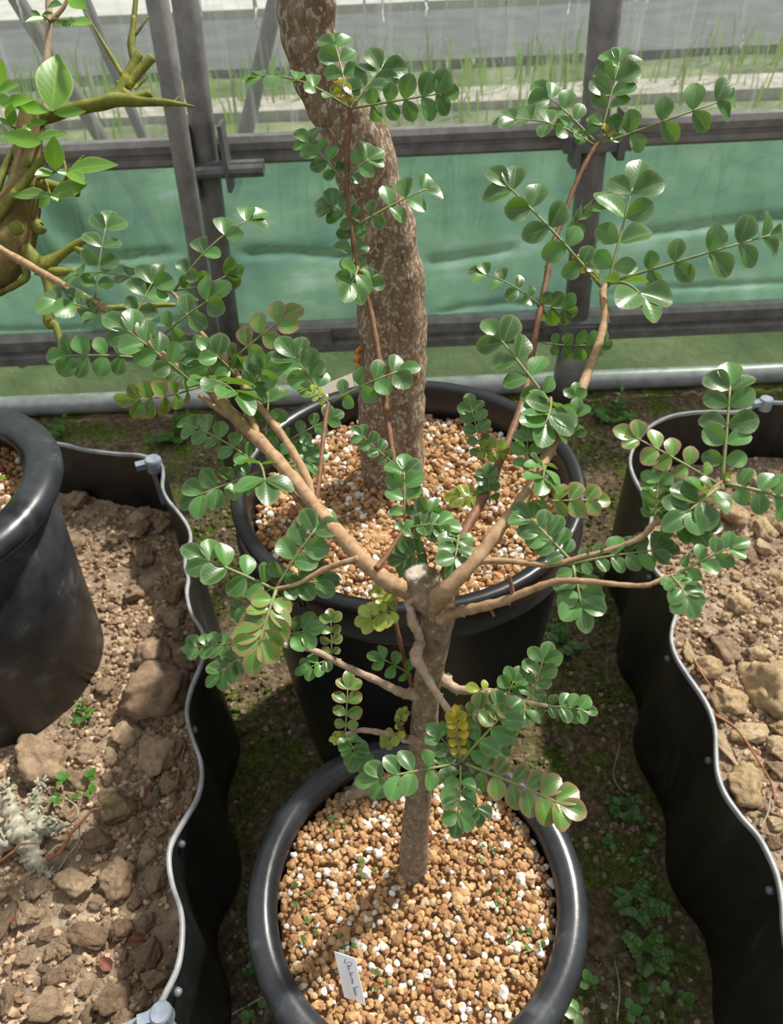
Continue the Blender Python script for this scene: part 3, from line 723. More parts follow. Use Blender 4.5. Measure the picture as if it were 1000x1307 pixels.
stone(985, 875, 37, 36, 'large smooth sandy boulder in the bed under the leafy shoots', GR, 'stone_pale', 3)
stone(954, 1002, 27, 25, 'knobbly sandy stone beside the dry red stem', GR, 'stone_pale', 5)
stone(929, 890, 20, 19, 'sandy rounded stone between boulder and bright sheet edge', GR, 'stone_pale', 1)
stone(954, 928, 26, 14, 'long sandy stone just below the boulder', GR, 'stone_pale', 6)
stone(929, 958, 10, 23, 'narrow stone pressed against the bright sheet edge', GR, 'stone_pale', 2)
right = [(930,829,18,17),(906,857,17,12),(966,903,12,10),(985,947,18,16),(997,975,14,12),(947,960,10,10),(880,834,9,15),(922,910,8,7),(988,820,7,7),(970,834,14,8),(898,878,7,6),(938,662,19,14),(978,678,14,15),(998,670,14,14),(959,709,10,10),(974,700,14,9),(944,719,7,6),(940,733,7,6),(946,774,15,13),(994,738,12,8),(862,696,10,8),(996,760,8,8),(935,617,12,9),(962,612,12,9),(988,613,13,9),(915,620,10,8),(975,790,10,7),(925,790,10,7),(905,810,9,7),(990,790,9,7),(960,815,8,6),(975,1030,9,8),(960,1040,8,7),(990,1050,10,8),(900,640,11,9),(880,665,12,9),(893,700,8,6)]
for x, y, a, b in right: stone(x, y, a, b, None, GR, 'stone_pale' if random.random() < .55 else 'stone')
def fill(inside, x0, x1, y0, y1, n, label, group, mat, avoid=()):
    c = 0; tries = 0
    while c < n and tries < 6000:
        tries += 1
        x = random.uniform(x0, x1); y = random.uniform(y0, y1)
        if not inside(x, y, .014): continue
        s = random.uniform(.0045, .0095)
        if any((x-a)**2+(y-b)**2 < (r+s*.6)**2 for a, b, r in placed): continue
        if any((x-a)**2+(y-b)**2 < r*r for a, b, r in avoid): continue
        o = link('stone', stone_mesh(random.randrange(9), mat)); o.location = (x, y, bed_z(x, y)+s*.2)
        o.scale = (s*random.uniform(.9, 1.3), s*random.uniform(.8, 1.1), s*.85); o.rotation_euler = (random.uniform(-.3, .3), random.uniform(-.3, .3), random.uniform(0, 6))
        tag(o, stone_label((x, y), s, 'brown', label), 'stone', group); placed.append((x, y, s)); c += 1
fill(in_l, -.52, -.19, .2, .98, 105, LANDL, GL, 'stone', [(LPC.x, LPC.y, .16)]+[(at_z(x, y, ZS).x, at_z(x, y, ZS).y, r) for x, y, r in ((40, 1095, .030), (22, 1062, .030), (58, 1058, .024), (-5, 1085, .030), (62, 1115, .022), (45, 1040, .022), (15, 1030, .022), (78, 1058, .014))])
fill(in_r, .30, .62, .3, 1.12, 80, LANDR, GR, 'stone')

def settle():
    st = [o for o in COL.objects if o.name.split('.')[0] == 'stone']; cache = {}
    def V(o):
        if o.data.name not in cache:
            a = np.empty(len(o.data.vertices)*3); o.data.vertices.foreach_get('co', a); cache[o.data.name] = a.reshape(-1, 3)[::3]
        m3 = np.array((o.rotation_euler.to_matrix() @ Matrix.Diagonal(o.scale)))
        return cache[o.data.name] @ m3.T
    loc = np.array([o.location[:] for o in st]); VV = [V(o) for o in st]; rad = np.array([np.abs(v[:, :2]).max() for v in VV]); org = loc.copy()
    def sheet(P, front):
        A = np.array([(p.x, p.y) for p in P]); T = np.gradient(A, axis=0); T /= np.linalg.norm(T, axis=1)[:, None]
        return A, np.stack([-T[:, 1], T[:, 0]], 1)
    SL = sheet(PL, 1); SR = sheet(PR, 1)
    for A, Nn, c in ((SL[0], SL[1], (-.5, .6)), (SR[0], SR[1], (.8, .6))):        # normals point into the bed
        k = np.argmin(((A-np.array((c[0]*.5+A[:, 0].mean()*.5, c[1])))**2).sum(1))
        if ((np.array(c)-A[k])*Nn[k]).sum() < 0: Nn *= -1
    for it in range(12):
        for i in range(len(st)):
            for j in range(len(st)):
                if j == i or rad[j] < rad[i] or (rad[j] == rad[i] and j > i): continue
                d = loc[i, :2]-loc[j, :2]; L = np.hypot(*d)
                if L > rad[i]+rad[j] or L < 1e-5: continue
                u = d/L; over = (VV[j][:, :2]@u).max()+(-(VV[i][:, :2]@u)).max()-L-.001
                if over > 0: loc[i, :2] += u*over*.85
            A, Nn = SL if loc[i, 0] < 0 else SR
            if np.sqrt(((A-loc[i, :2])**2).sum(1)).min() < rad[i]+.02:
                w_ = VV[i][:, :2]+loc[i, :2]; k = np.argmin(((w_[:, None]-A[None])**2).sum(2), axis=1)
                sd_ = ((w_-A[k])*Nn[k]).sum(1); q = np.argmin(sd_)
                if sd_[q] < .0028: loc[i, :2] += Nn[k[q]]*(.0028-sd_[q])
            d = loc[i, :2]-np.array((LPC.x, LPC.y)); L = np.hypot(*d)
            if L < .16+rad[i]:
                w_ = VV[i][:, :2]+loc[i, :2]-np.array((LPC.x, LPC.y)); mn = np.hypot(w_[:, 0], w_[:, 1]).min()
                if mn < .149: loc[i, :2] += d/L*(.149-mn)
    for o, p, q in zip(st, loc, org): o.location = (p[0], p[1], p[2]+bed_z(p[0], p[1])-bed_z(q[0], q[1]))
settle()

# ------------------------------------------------------------------ leaves
def blade(L, W, kind, nl=7, nw=4, cup=.18, droop=.10):
    """leaflet along +Y from the origin, face +Z; kind round (obovate) or pointed"""
    v = []; uv = []; f = []
    for i in range(nl+1):
        t = i/nl
        if kind == 'round': wd = W*(math.sin(math.pi*min(1, t**1.05))**.55 if 0 < t < 1 else 0)*(.74+.34*t)
        else: wd = W*(math.sin(math.pi*t**.92)**.9 if 0 < t < 1 else 0)*(1.0-.1*t)
        if i == 0: wd = W*.06
        if i == nl: wd = W*(.22 if kind == 'round' else .02)
        for j in range(nw+1):
            u = j/nw*2-1
            v.append(Vector((u*wd*L, t*L, (cup*abs(u)**1.15*wd*math.sin(math.pi*min(1, t*.85+.1)) - droop*t*t)*L))); uv.append((.5+u*.5, t))
    n = nw+1
    for i in range(nl):
        for j in range(nw): f.append((i*n+j, i*n+j+1, (i+1)*n+j+1, (i+1)*n+j))
    return v, f, uv
BL = [blade(1, .46, 'round', 8, 6, cup=.38, droop=.14), blade(1, .49, 'round', 8, 6, cup=.50, droop=.06), blade(1, .43, 'round', 8, 6, cup=.26, droop=.22)]
BT = [blade(1, .37, 'round', 8, 6, cup=.42, droop=.20), blade(1, .42, 'round', 8, 6, cup=.34, droop=.10)]
LMESH = {}
def leaflet_mesh(kind, k, tint):
    key = (kind, k, tint)
    if key not in LMESH:
        v, f, uv = (BL if kind == 's' else BT)[k]
        LMESH[key] = mesh_from('leaflet', v, f, [LM[tint]], True, None, uv)
    return LMESH[key]
def leaf_geom(P0, P1, pairs, L, roll, arch):
    """returns rachis points and leaflet frames (matrix, kind)"""
    ch = P1-P0; ln = ch.length
    T = ch.normalized()
    view = (CAM-P0).normalized()
    N0 = (view*.62+Vector((0, 0, 1))*.55); N0 = (N0-T*N0.dot(T))
    if N0.length < .15: N0 = U0 - T*U0.dot(T)
    N0.normalize()
    N0 = Matrix.Rotation(R(roll), 3, T) @ N0
    rl = max(ln-L*.85, ln*.35); pts = []
    def at(s):
        return P0+T*(s*rl)+N0*(arch*math.sin(math.pi*min(s, 1.15)*.8)*rl)
    for i in range(9): pts.append(at(i/8))
    fr = []
    s0 = .20 if pairs > 2 else .3
    for i in range(pairs):
        s = s0+(.95-s0)*(i/(pairs-1)) if pairs > 1 else .62
        s += .02*random.uniform(-1, 1)
        p = at(s); tg = (at(s+.03)-at(s-.03)).normalized(); S = tg.cross(N0).normalized(); N = S.cross(tg).normalized()
        sc = .62+.38*min(1, (i+1)/max(2, pairs*.6))
        for sg in (-1, 1):
            a = R(random.uniform(10, 26)+16*i/max(1, pairs-1)); lift = random.uniform(-.06, .28)
            ax = (S*sg*math.cos(a)+tg*math.sin(a)+N*lift).normalized()
            xx = ax.cross(N).normalized(); nn = xx.cross(ax).normalized()
            tw = Matrix.Rotation(random.uniform(-.5, .5), 3, ax); xx = tw@xx; nn = tw@nn
            l = L*sc*random.uniform(.90, 1.10)
            M4 = Matrix((xx, ax, nn)).transposed().to_4x4() @ Matrix.Diagonal((l, l, l, 1)); M4.translation = p+S*sg*L*.03
            fr.append((M4, 's', random.randrange(3)))
    p = at(1.0); tg = (at(1.0)-at(.94)).normalized(); S = tg.cross(N0).normalized(); N = S.cross(tg)
    ax = (tg+N*random.uniform(-.25, .15)+S*random.uniform(-.1, .1)).normalized(); xx = ax.cross(N).normalized(); nn = xx.cross(ax)
    l = L*random.uniform(1.0, 1.15); M4 = Matrix((xx, ax, nn)).transposed().to_4x4() @ Matrix.Diagonal((l, l, l, 1)); M4.translation = p
    fr.append((M4, 't', random.randrange(2)))
    return pts, fr

# ------------------------------------------------------------------ the pruned tree
base = at_z(528, 1112, ZFS); TY = base.y
tree = empty('potted_tree', (base.x, base.y, ZFS-.01))
tag(tree, 'slim pruned tree with cut trunk top and round-leafleted pinnate leaves', 'tree')
tr = [(528, 1126, 20), (528, 1108, 18), (530, 1060, 17.5), (536, 1000, 17), (541, 940, 17), (545, 880, 17.5), (551, 840, 19), (557, 805, 20.5), (560, 785, 22), (556, 766, 26), (546, 750, 27), (537, 740, 22), (532, 730, 18)]
P = []; 
for i, (x, y, h) in enumerate(tr):
    q = at_y(x, y, TY+.012*i/len(tr)) if i > 0 else at_z(x, y, ZFS-.012)
    P.append((*q, h*depth(q)/FPX))
P = smooth_path(P, 5)
mb = MB(); mb.tube([p[:3] for p in P], [p[3] for p in P], 20, 0, True, .10); mb.build('trunk', M['bark'], tree)
rts = smooth_path([(*at_z(x, y, ZFS+z), r) for x, y, z, r in ((432, 1026, -.004, .004), (446, 1016, .004, .0075), (462, 1010, .008, .0065), (480, 1012, .005, .0055), (500, 1016, -.003, .004))], 5)
mb = MB(); mb.tube([p[:3] for p in rts], [p[3] for p in rts], 12, 0, True, .2); mb.build('surface_root', M['bark'], tree)
top = Vector(P[-1][:3]); topd = (Vector(P[-1][:3])-Vector(P[-5][:3])).normalized(); rt = P[-1][3]
mb = MB(); mb.tube([top-topd*.002, top+topd*.0012, top+topd*.0016], [rt*.92, rt*.88, rt*.6], 20); mb.build('cut_face', M['cut'], tree)
DT = depth(top)
print('trunk top depth', DT, top)
BR = [
 # main branches: (px, py, depth, half width px)
 ([(540,758,.486,14),(516,752,.470,12.5),(498,744,.460,11.5),(474,725,.460,10.5),(440,690,.47,10),(410,655,.485,9.5),(380,618,.50,9),(345,577,.52,8.5),(303,535,.545,8),(262,492,.57,6.5),(215,460,.59,5.5),(185,432,.605,5),(150,405,.62,5),(110,380,.635,5),(60,352,.65,5),(0,318,.67,5),(-45,296,.68,4.5)], 'branch'),
 ([(412,656,.486,6),(398,625,.498,5.5),(386,598,.508,5.5),(360,555,.525,5),(320,505,.55,4.5),(306,484,.56,4.5),(290,462,.57,4),(270,440,.585,3.5),(246,411,.60,3),(226,380,.615,2.5),(220,374,.62,2)], 'branch'),
 ([(404,640,.49,3.5),(409,600,.50,3),(413,560,.512,3),(417,528,.522,3),(420,514,.527,2.5)], 'twig'),
 ([(330,562,.528,4.5),(324,540,.535,4),(312,510,.545,3.5)], 'branch'),
 ([(304,537,.545,5),(278,522,.555,4),(255,505,.565,3)], 'branch'),
 ([(398,655,.49,3),(375,632,.497,3),(360,615,.505,2.5)], 'twig'),
 ([(458,712,.46,4.5),(436,719,.462,4),(412,728,.466,4),(380,745,.47,3),(350,752,.475,2.5)], 'branch'),
 ([(480,726,.452,4),(492,712,.457,3.5),(505,692,.462,3),(514,678,.466,2.5)], 'twig'),
 ([(544,735,.482,7),(537,702,.484,5.5),(528,670,.490,5),(517,632,.500,4.5),(505,596,.512,4),(497,550,.522,4),(489,490,.534,4),(483,450,.540,3.8),(474,400,.545,3.6),(463,362,.545,3.4),(455,330,.543,3),(446,270,.538,3),(443,210,.53,3),(446,160,.525,3),(448,136,.52,2.5)], 'twig'),
 ([(562,752,.478,11),(578,715,.472,8),(590,684,.478,7),(613,643,.497,6.5),(637,592,.522,5.5),(656,545,.545,4.8),(671,500,.57,4.6),(679,455,.59,4.4),(689,400,.605,4),(699,350,.615,4),(705,315,.62,3.6),(720,278,.625,3.2),(729,250,.628,3),(742,220,.63,3),(757,192,.632,3),(764,182,.633,3)], 'twig'),
 ([(554,772,.474,13),(563,760,.458,13),(574,749,.449,11),(607,715,.448,9),(640,672,.456,8.5),(670,635,.466,8),(698,582,.484,7.5),(716,548,.496,7),(736,512,.511,6.5),(756,462,.53,5.5),(767,430,.541,5.2),(773,400,.55,5),(770,374,.558,4.6),(776,362,.562,3)], 'branch'),
 ([(608,716,.449,5),(650,716,.446,4.2),(700,721,.441,3.8),(740,712,.436,3.5),(790,698,.43,3.4),(820,685,.426,4),(836,668,.425,4),(866,655,.427,3),(900,632,.43,2.6),(922,614,.433,2.4)], 'branch'),
 ([(562,790,.474,10),(582,782,.464,7.5),(604,777,.453,7),(640,768,.442,6),(680,752,.432,5),(712,742,.426,4.5),(750,742,.42,4),(790,746,.415,3.4),(825,747,.41,3.2),(848,738,.409,3),(866,732,.408,2.4)], 'branch'),
 ([(655,760,.438,3.5),(653,748,.436,3),(650,734,.433,2.5)], 'twig'),
 ([(622,771,.448,3),(628,780,.446,2),(631,787,.445,2)], 'twig'),
 ([(540,884,.543,10),(522,886,.536,7),(508,882,.53,6),(480,868,.52,5),(440,850,.505,4.5),(405,832,.495,4),(370,822,.485,3.4),(350,814,.48,2.6)], 'palebranch'),
 ([(528,880,.54,3.5),(518,850,.545,3),(510,815,.54,3),(503,785,.535,2.4)], 'twig'),
 ([(538,822,.494,6),(534,808,.484,6),(527,794,.478,7),(524,778,.474,5),(521,768,.472,5),(535,762,.466,4)], 'palebranch'),
 ([(536,822,.49,7),(531,838,.482,8),(540,855,.480,6),(556,882,.478,5),(577,915,.476,4.4),(584,945,.475,4.2),(588,972,.475,3.6)], 'palebranch'),
 ([(552,872,.54,11),(566,868,.53,8),(582,879,.524,6),(604,882,.518,5),(632,884,.51,4.5),(658,889,.505,4),(675,897,.50,3.6),(700,901,.495,2.6)], 'palebranch'),
 ([(536,942,.575,7),(520,944,.568,5),(508,940,.563,4.5),(485,935,.556,4),(460,932,.548,3.4),(441,938,.544,3)], 'palebranch'),
 ([(518,942,.566,4),(512,930,.56,3.4),(509,922,.556,2.6)], 'twig'),
]
BSAMP = []
for nodes, mt in BR:
    P = smooth_path([(*pt(x, y, d), h*d/FPX) for x, y, d, h in nodes], 5)
    for p in P[3:]:
        r = Vector(p[:3])-CAM; dd = r.dot(FW); BSAMP.append((500+FPX*r.dot(CR)/dd, 653.5-FPX*r.dot(CU)/dd, dd))
    mb = MB(); mb.tube([p[:3] for p in P], [p[3]*(1+.10*math.sin(i*2.1)) for i, p in enumerate(P)], 10, 0, True, .12)
    # bud scars along the branch
    if len(nodes) > 6:
        for i in range(6, len(P)-3, 5):
            a = random.uniform(0, 6.28); q = Vector(p[:3]); q = Vector(P[i][:3]); d = (CR*math.cos(a)+CU*math.sin(a))
            r = P[i][3]; mb.tube([q+d*r*.5, q+d*r*1.15, q+d*r*1.45], [r*.5, r*.36, r*.1], 6)
    mb.build('branch', M[mt], tree)
BSAMP = np.array(BSAMP)
def bdepth(x, y):
    k = np.argmin((BSAMP[:, 0]-x)**2+(BSAMP[:, 1]-y)**2); return float(BSAMP[k, 2])
# leaves: base x,y, tip x,y, pairs, leaflet length px, tint, roll, tip depth offset, base depth (None = branch)
N_ = None
LV = [
 (121,384,140,268,4,23,'b',0,.01,N_),(128,402,46,382,3,28,'b',25,-.01,N_),(219,374,80,357,4,21,'s',35,0,N_),(172,405,207,340,3,25,'g',0,.01,.60),
 (205,430,290,368,3,26,'b',0,-.01,.585),(222,372,340,272,4,24,'g',-15,.01,.62),(224,371,308,342,3,20,'s',60,.0,.62),(150,406,108,404,2,18,'s',50,0,.61),
 (250,492,140,405,5,28,'g',0,-.015,.565),(172,456,64,456,4,25,'s',-15,-.01,.585),(254,494,150,512,5,22,'r',-50,-.03,.565),(255,490,318,516,4,34,'p',-35,-.05,.56),
 (274,480,236,438,3,25,'g',10,-.01,.575),(302,480,258,436,2,24,'g',0,-.015,.56),(286,470,380,394,4,26,'r',0,-.01,.565),(322,494,350,450,3,23,'g',0,-.01,.55),
 (412,504,360,436,4,27,'g',0,0,.53),(338,574,345,490,3,25,'d',0,.015,.54),(330,593,228,538,5,21,'p',5,0,.53),(332,602,230,642,4,27,'g',0,-.01,.53),
 (328,590,342,634,2,34,'d',-20,-.05,.525),(358,596,412,578,3,26,'d',0,.01,.53),(362,592,345,560,1,18,'g',0,0,.53),(356,570,436,528,4,18,'p',0,0,.54),
 (424,513,532,466,4,26,'g',0,-.01,.527),(420,514,382,490,4,10,'y',0,0,.527),(503,592,450,546,4,15,'g',0,0,.513),
 (445,137,310,103,5,22,'s',35,0,N_),(446,132,424,40,4,24,'s',0,.01,N_),(451,136,503,70,4,28,'d',0,.01,N_),(450,138,584,116,5,24,'s',35,0,N_),(447,134,428,100,3,11,'Y',0,0,N_),(449,132,452,105,2,9,'Y',0,0,N_),
 (437,230,380,168,4,22,'g',0,0,N_),(440,228,487,192,3,21,'g',0,0,N_),(458,284,406,254,3,22,'d',0,0,N_),(458,286,562,234,4,24,'g',0,.01,N_),(451,350,447,282,3,20,'b',0,0,N_),(457,340,440,378,3,25,'s',-30,-.03,N_),(456,372,484,348,2,18,'s',20,0,N_),
 (766,181,796,58,5,28,'s',0,.01,N_),(763,184,683,110,4,24,'g',0,.01,N_),(760,186,626,158,5,24,'s',30,0,N_),(768,184,942,122,4,28,'s',30,0,N_),(768,183,798,160,1,18,'b',0,0,N_),(766,180,790,158,1,14,'Y',20,0,N_),
 (768,366,628,220,5,31,'d',0,.01,.56),(727,300,790,242,4,24,'s',-40,-.02,.622),(776,366,815,212,4,35,'d',0,.01,.56),(780,360,1002,296,5,30,'s',25,0,.56),(778,362,838,392,2,38,'p',-30,-.05,.56),(766,356,732,328,3,9,'Y',0,0,.56),(742,345,752,325,1,16,'b',0,0,.56),
 (690,390,600,346,4,19,'s',10,0,N_),(685,388,738,398,3,20,'s',40,0,N_),(692,438,780,438,5,17,'s',45,0,N_),(708,522,620,410,4,31,'d',0,.01,.51),(703,508,690,562,5,32,'p',-20,-.04,.515),(732,563,738,512,2,18,'d',0,0,.50),(728,560,735,490,3,16,'g',0,0,.505),
 (673,602,674,542,3,19,'g',0,0,.48),(690,590,692,627,3,25,'p',-30,-.03,.475),(678,641,774,638,4,23,'r',0,-.01,.465),(733,720,660,645,5,26,'b',0,.015,.438),(731,718,748,800,4,28,'g',0,-.02,.438),(724,721,862,701,6,24,'g',0,-.01,.438),
 (618,592,598,505,5,17,'p',0,0,.53),(612,572,650,576,3,14,'y',30,-.01,.53),(626,642,622,593,4,14,'b',0,0,.50),(616,638,570,634,4,16,'y',10,0,.50),
 (517,667,516,580,4,23,'d',0,.01,.485),(532,682,556,638,2,20,'g',0,0,.48),(523,674,584,672,4,22,'g',-15,-.01,.48),(585,680,577,732,4,24,'p',-15,-.03,.475),(542,706,498,714,3,22,'s',-15,0,.475),(512,680,522,668,1,14,'s',0,0,.466),
 (352,753,236,703,4,30,'d',0,-.01,.475),(352,751,420,652,4,28,'d',0,.005,.475),(358,750,429,738,3,25,'d',0,0,.475),(353,752,322,852,5,31,'r',0,-.025,.474),(348,751,296,782,3,20,'g',0,.01,.478),(352,757,372,778,1,18,'g',0,.01,.478),
 (358,812,410,802,3,23,'g',0,-.005,.48),(313,820,234,828,5,17,'s',0,0,.477),(318,830,266,874,4,20,'p',0,-.01,.477),(424,842,422,778,4,14,'r',0,0,.50),(422,841,381,859,3,16,'p',0,-.01,.50),
 (441,940,445,860,4,18,'r',0,.01,.544),(441,938,464,984,5,17,'s',-10,-.02,.544),(587,974,456,1000,5,26,'g',-10,-.01,.475),(592,974,742,1038,6,30,'r',0,-.02,.475),(588,975,582,1064,5,22,'s',-10,-.03,.475),(597,984,613,1052,3,18,'s',-20,-.02,.475),
 (589,972,660,893,4,29,'d',0,.0,.473),(586,970,582,902,5,13,'Y',0,-.005,.473),(586,966,550,928,3,18,'p',0,.0,.475),(578,922,654,892,5,20,'r',0,.0,.477),(592,972,652,955,3,24,'d',0,.01,.478),
 (676,898,700,823,4,21,'d',0,.01,.50),(677,899,762,908,5,18,'p',0,-.01,.50),(646,890,664,854,3,18,'s',0,0,.506),(668,893,670,922,2,20,'s',-20,-.02,.50),(627,885,598,876,1,16,'y',0,0,.512),
 (508,778,455,794,4,18,'y',-10,-.01,.475),(498,782,480,744,3,15,'y',0,0,.475),(526,862,474,834,3,17,'p',0,-.01,.535),(516,928,486,952,3,12,'y',0,0,.56),(509,924,518,903,4,8,'y',0,0,.556),(441,938,422,944,4,8,'y',0,0,.544),(562,866,574,862,1,10,'p',0,0,.53),
 (922,616,934,468,5,31,'g',0,.015,.433),(920,620,790,548,5,24,'r',0,0,.433),(926,617,1032,648,4,28,'s',10,0,.433),(836,668,842,594,5,20,'g',0,.005,.425),(918,622,856,672,4,32,'g',-10,-.025,.432),(838,668,915,672,3,25,'b',0,-.01,.425),(864,733,954,690,4,22,'g',0,-.01,.408),(856,734,888,782,4,23,'p',-10,-.02,.409),(925,612,934,602,1,8,'y',0,0,.433),
]
order = sorted(range(len(LV)), key=lambda i: -LV[i][5])
single = set(); cnt = 0
for i in order:
    n = 2*LV[i][4]+1
    if cnt+n <= 300: single.add(i); cnt += n
total = 0
for i, (x0, y0, x1, y1, pairs, Lp, tint, roll, dz, d0) in enumerate(LV):
    random.seed(1000+i); tint = tint if tint in LM else 'g'
    d0 = bdepth(x0, y0) if d0 is None else d0
    P0 = pt(x0, y0, d0); P1 = pt(x1, y1, d0+dz); L = Lp*1.12*(d0+dz*.5)/FPX
    pts, fr = leaf_geom(P0, P1, pairs, L, roll, random.uniform(.02, .10) if roll == 0 else .14)
    total += len(fr)
    r0 = .0009*min(1.3, max(.5, Lp/24))
    v, f = tube(pts, [r0*(1.15-.6*k/8) for k in range(9)], 6)
    if i in single:
        lo = obj('leaf', v, f, M['rachis'], tree, origin=P0)
        for M4, kd, k in fr: link('leaflet', leaflet_mesh(kd, k, tint), lo, M4)
    else:
        V = list(v); F = list(f); mi = [0]*len(f); uv = [(.5, .5)]*len(v)
        for M4, kd, k in fr:
            bv, bf, buv = (BL if kd == 's' else BT)[k]; b0 = len(V)
            V += [M4 @ q for q in bv]; F += [tuple(q+b0 for q in ff) for ff in bf]; mi += [1]*len(bf); uv += buv
        obj('leaf', V, F, [M['rachis'], LM[tint]], tree, True, mi, uv, origin=P0)
print('leaves', len(LV), 'leaflets', total, 'single', cnt)
random.seed(21)

# ------------------------------------------------------------------ thick speckled trunk in the back pot
bb = at_z(502, 606, ZBS); BY = bb.y
thick = empty('thick_trunk', (bb.x, bb.y, ZBS-.01)); tag(thick, 'thick speckled brown trunk leaning over above the tall black pot', 'tree')
tr = [(502,618,40),(502,600,40),(500,560,42),(500,500,42.5),(501,450,43),(500,400,43.5),(499,360,43.5),(493,310,41),(484,270,40),(473,235,40),(461,195,40.5),(444,155,40.5),(424,125,37),(408,98,34),(398,60,35),(393,25,37),(389,-10,37),(382,-60,37),(372,-140,36),(360,-240,35)]
P = []
for i, (x, y, h) in enumerate(tr):
    q = at_y(x, y, BY); P.append((*q, h*depth(q)/FPX))
P = smooth_path(P, 6)
mb = MB(); mb.tube([p[:3] for p in P], [p[3]*(1+.02*math.sin(i*.9)) for i, p in enumerate(P)], 40, 0, True, .10); mb.build('trunk', M['bigbark'], thick)
# orange scar
q = at_y(457, 460, BY-.01); mb = MB()
for k in range(3): mb.tube([q+Vector((.006, .004, -.012+.010*k)), q+Vector((-.001-.002*(k % 2), 0, -.010+.010*k)), q+Vector((.004, 0, -.003+.010*k))], [.002, .003, .0014], 7, 0, True, .4)
mb.build('orange_scar', M['ochre'], thick)

# ------------------------------------------------------------------ plant labels
def label_plate(name, q, mat, label, th=.0007):
    a, b, c, d = [Vector(p) for p in q]; n = (b-a).cross(d-a).normalized()*th
    v = [a, b, c, d, a-n, b-n, c-n, d-n]; f = [(0,1,2,3),(7,6,5,4),(0,4,5,1),(1,5,6,2),(2,6,7,3),(3,7,4,0)]
    t = empty(name, (c+d)/2); tag(t, label, 'label'); obj('plate', v, f, mat, t, smooth=False); return t, n
zb = ZFS+.003
c = at_z(467, 1283, zb); d = at_z(440, 1272, zb)
up = Vector((-.02, -.035, .62)).normalized()
A = pt(427, 1216, 0); 
def on_plane(px, py, o, n): 
    r = ray(px, py); return CAM + r*((o-CAM).dot(n)/r.dot(n))
nrm = (c-d).cross(Vector((0, .62, .78))).normalized()
a_ = on_plane(427, 1214, d, nrm); b_ = on_plane(454, 1223, d, nrm)
tg_, nn = label_plate('plant_label', [a_, b_, c, d], M['label'], 'white plastic plant label with grey handwriting stuck in the front pot')
def ink(strokes, o, n, parent, r=.00022):
    mb = MB()
    for s in strokes:
        P = smooth_path([tuple(on_plane(400+x/10, 1190+y/10, o, n)+(n*(-1 if n.dot(FW) > 0 else 1))*.0010) for x, y in s], 3)
        mb.tube(P, [r]*len(P), 5)
    mb.build('handwriting', M['ink'], parent)
ink([[(425,345),(408,338),(410,360),(398,372),(425,385),(450,372),(480,372),(500,392),(485,415),(455,420),(440,405)],
     [(440,420),(470,430),(448,440),(455,458),(478,450),(452,470),(460,490)],
     [(462,490),(485,500),(470,515),(498,512),(520,498),(470,528),(478,540),(505,540),(480,555),(488,575)],
     [(488,575),(512,580),(492,598),(520,600),(500,612),(498,630),(520,622),(496,648)],
     [(505,690),(545,700),(580,680),(515,715),(545,722),(520,740),(555,745),(528,765),(560,770),(535,790),(565,800)]], d, nrm, tg_)
o_ = at_z(404, 522, ZBS+.004); o2 = at_z(452, 503, ZBS+.004)
n2 = (o2-o_).cross(Vector((0, .5, .85))).normalized()
label_plate('plant_label', [on_plane(399, 497, o_, n2), on_plane(450, 476, o_, n2), o2, o_], M['label_old'], 'aged beige plant label standing beside the thick speckled trunk')

# ------------------------------------------------------------------ thorny citrus-like tree rooted in the dusty pot
cz = LPC.z+.315
citrus = empty('thorny_tree', (LPC.x, LPC.y, cz-.01)); tag(citrus, 'gnarled green-barked thorny tree with bright three-part leaves', 'tree')
D = .80
root = Vector((LPC.x, LPC.y, cz-.012))
P = [(*root, .034), (*(root+Vector((.012, .01, .03))), .031)] + [(*pt(x, y, D), h*D/FPX) for x, y, h in ((-75, 400, 38), (-28, 345, 38), (8, 300, 34), (26, 258, 25), (34, 222, 18), (37, 180, 16), (41, 150, 15.5), (42, 136, 14))]
P = smooth_path(P, 6); mb = MB(); mb.tube([p[:3] for p in P], [p[3] for p in P], 18, 0, True, .22); mb.build('trunk', M['citrusbark'], citrus)
def cbr(nodes, mt='greenbark', name='branch', d=D):
    P = smooth_path([(*pt(n[0], n[1], n[3] if len(n) > 3 else d), n[2]*d/FPX) for n in nodes], 4)
    mb = MB(); mb.tube([p[:3] for p in P], [p[3] for p in P], 9, 0, True, .15); return mb.build(name, M[mt], citrus)
cbr([(46,152,9),(62,148,8.5),(90,140,8),(130,132,8.5),(152,127,9),(185,130,6),(215,131,4),(248,136,1.2)])
cbr([(150,127,8),(156,112,7),(166,92,6.5),(176,72,6),(179,68,5.5)])
cbr([(163,112,5),(174,96,6),(184,84,6),(195,73,6)])
cbr([(152,105,5),(160,120,6),(172,126,6),(193,119,5)])
cbr([(172,80,5),(168,60,5),(170,35,4),(173,0,3.2),(174,-40,2.5)])
for a, b in (((158, 99), (108, 14)), ((173, 44), (191, 20)), ((172, 114), (190, 96)), ((210, 133), (210, 138)), ((222, 131), (230, 123)), ((88, 232), (112, 229)), ((84, 218), (81, 200)), ((93, 214), (107, 198)), ((20, 215), (10, 198))):
    mx = ((a[0]+b[0])/2, (a[1]+b[1])/2); w_ = 3.2 if abs(a[1]-b[1]) > 50 else 2.2
    cbr([(a[0], a[1], w_), (mx[0], mx[1], w_*.75), (b[0], b[1], .4)], 'greenbark', 'thorn')
cbr([(58,146,5),(60,110,4.5),(60,70,4.5),(63,30,4.5),(62,0,4),(62,-40,3.5)], 'palebranch')
cbr([(64,28,3.5),(74,18,3),(82,8,2.5),(88,-6,2)], 'branch')
cbr([(-10,285,7),(12,255,6),(32,232,6),(48,210,5),(65,190,1)], d=.77)
cbr([(-6,250,5),(8,210,4.5),(22,184,4),(24,170,3)])
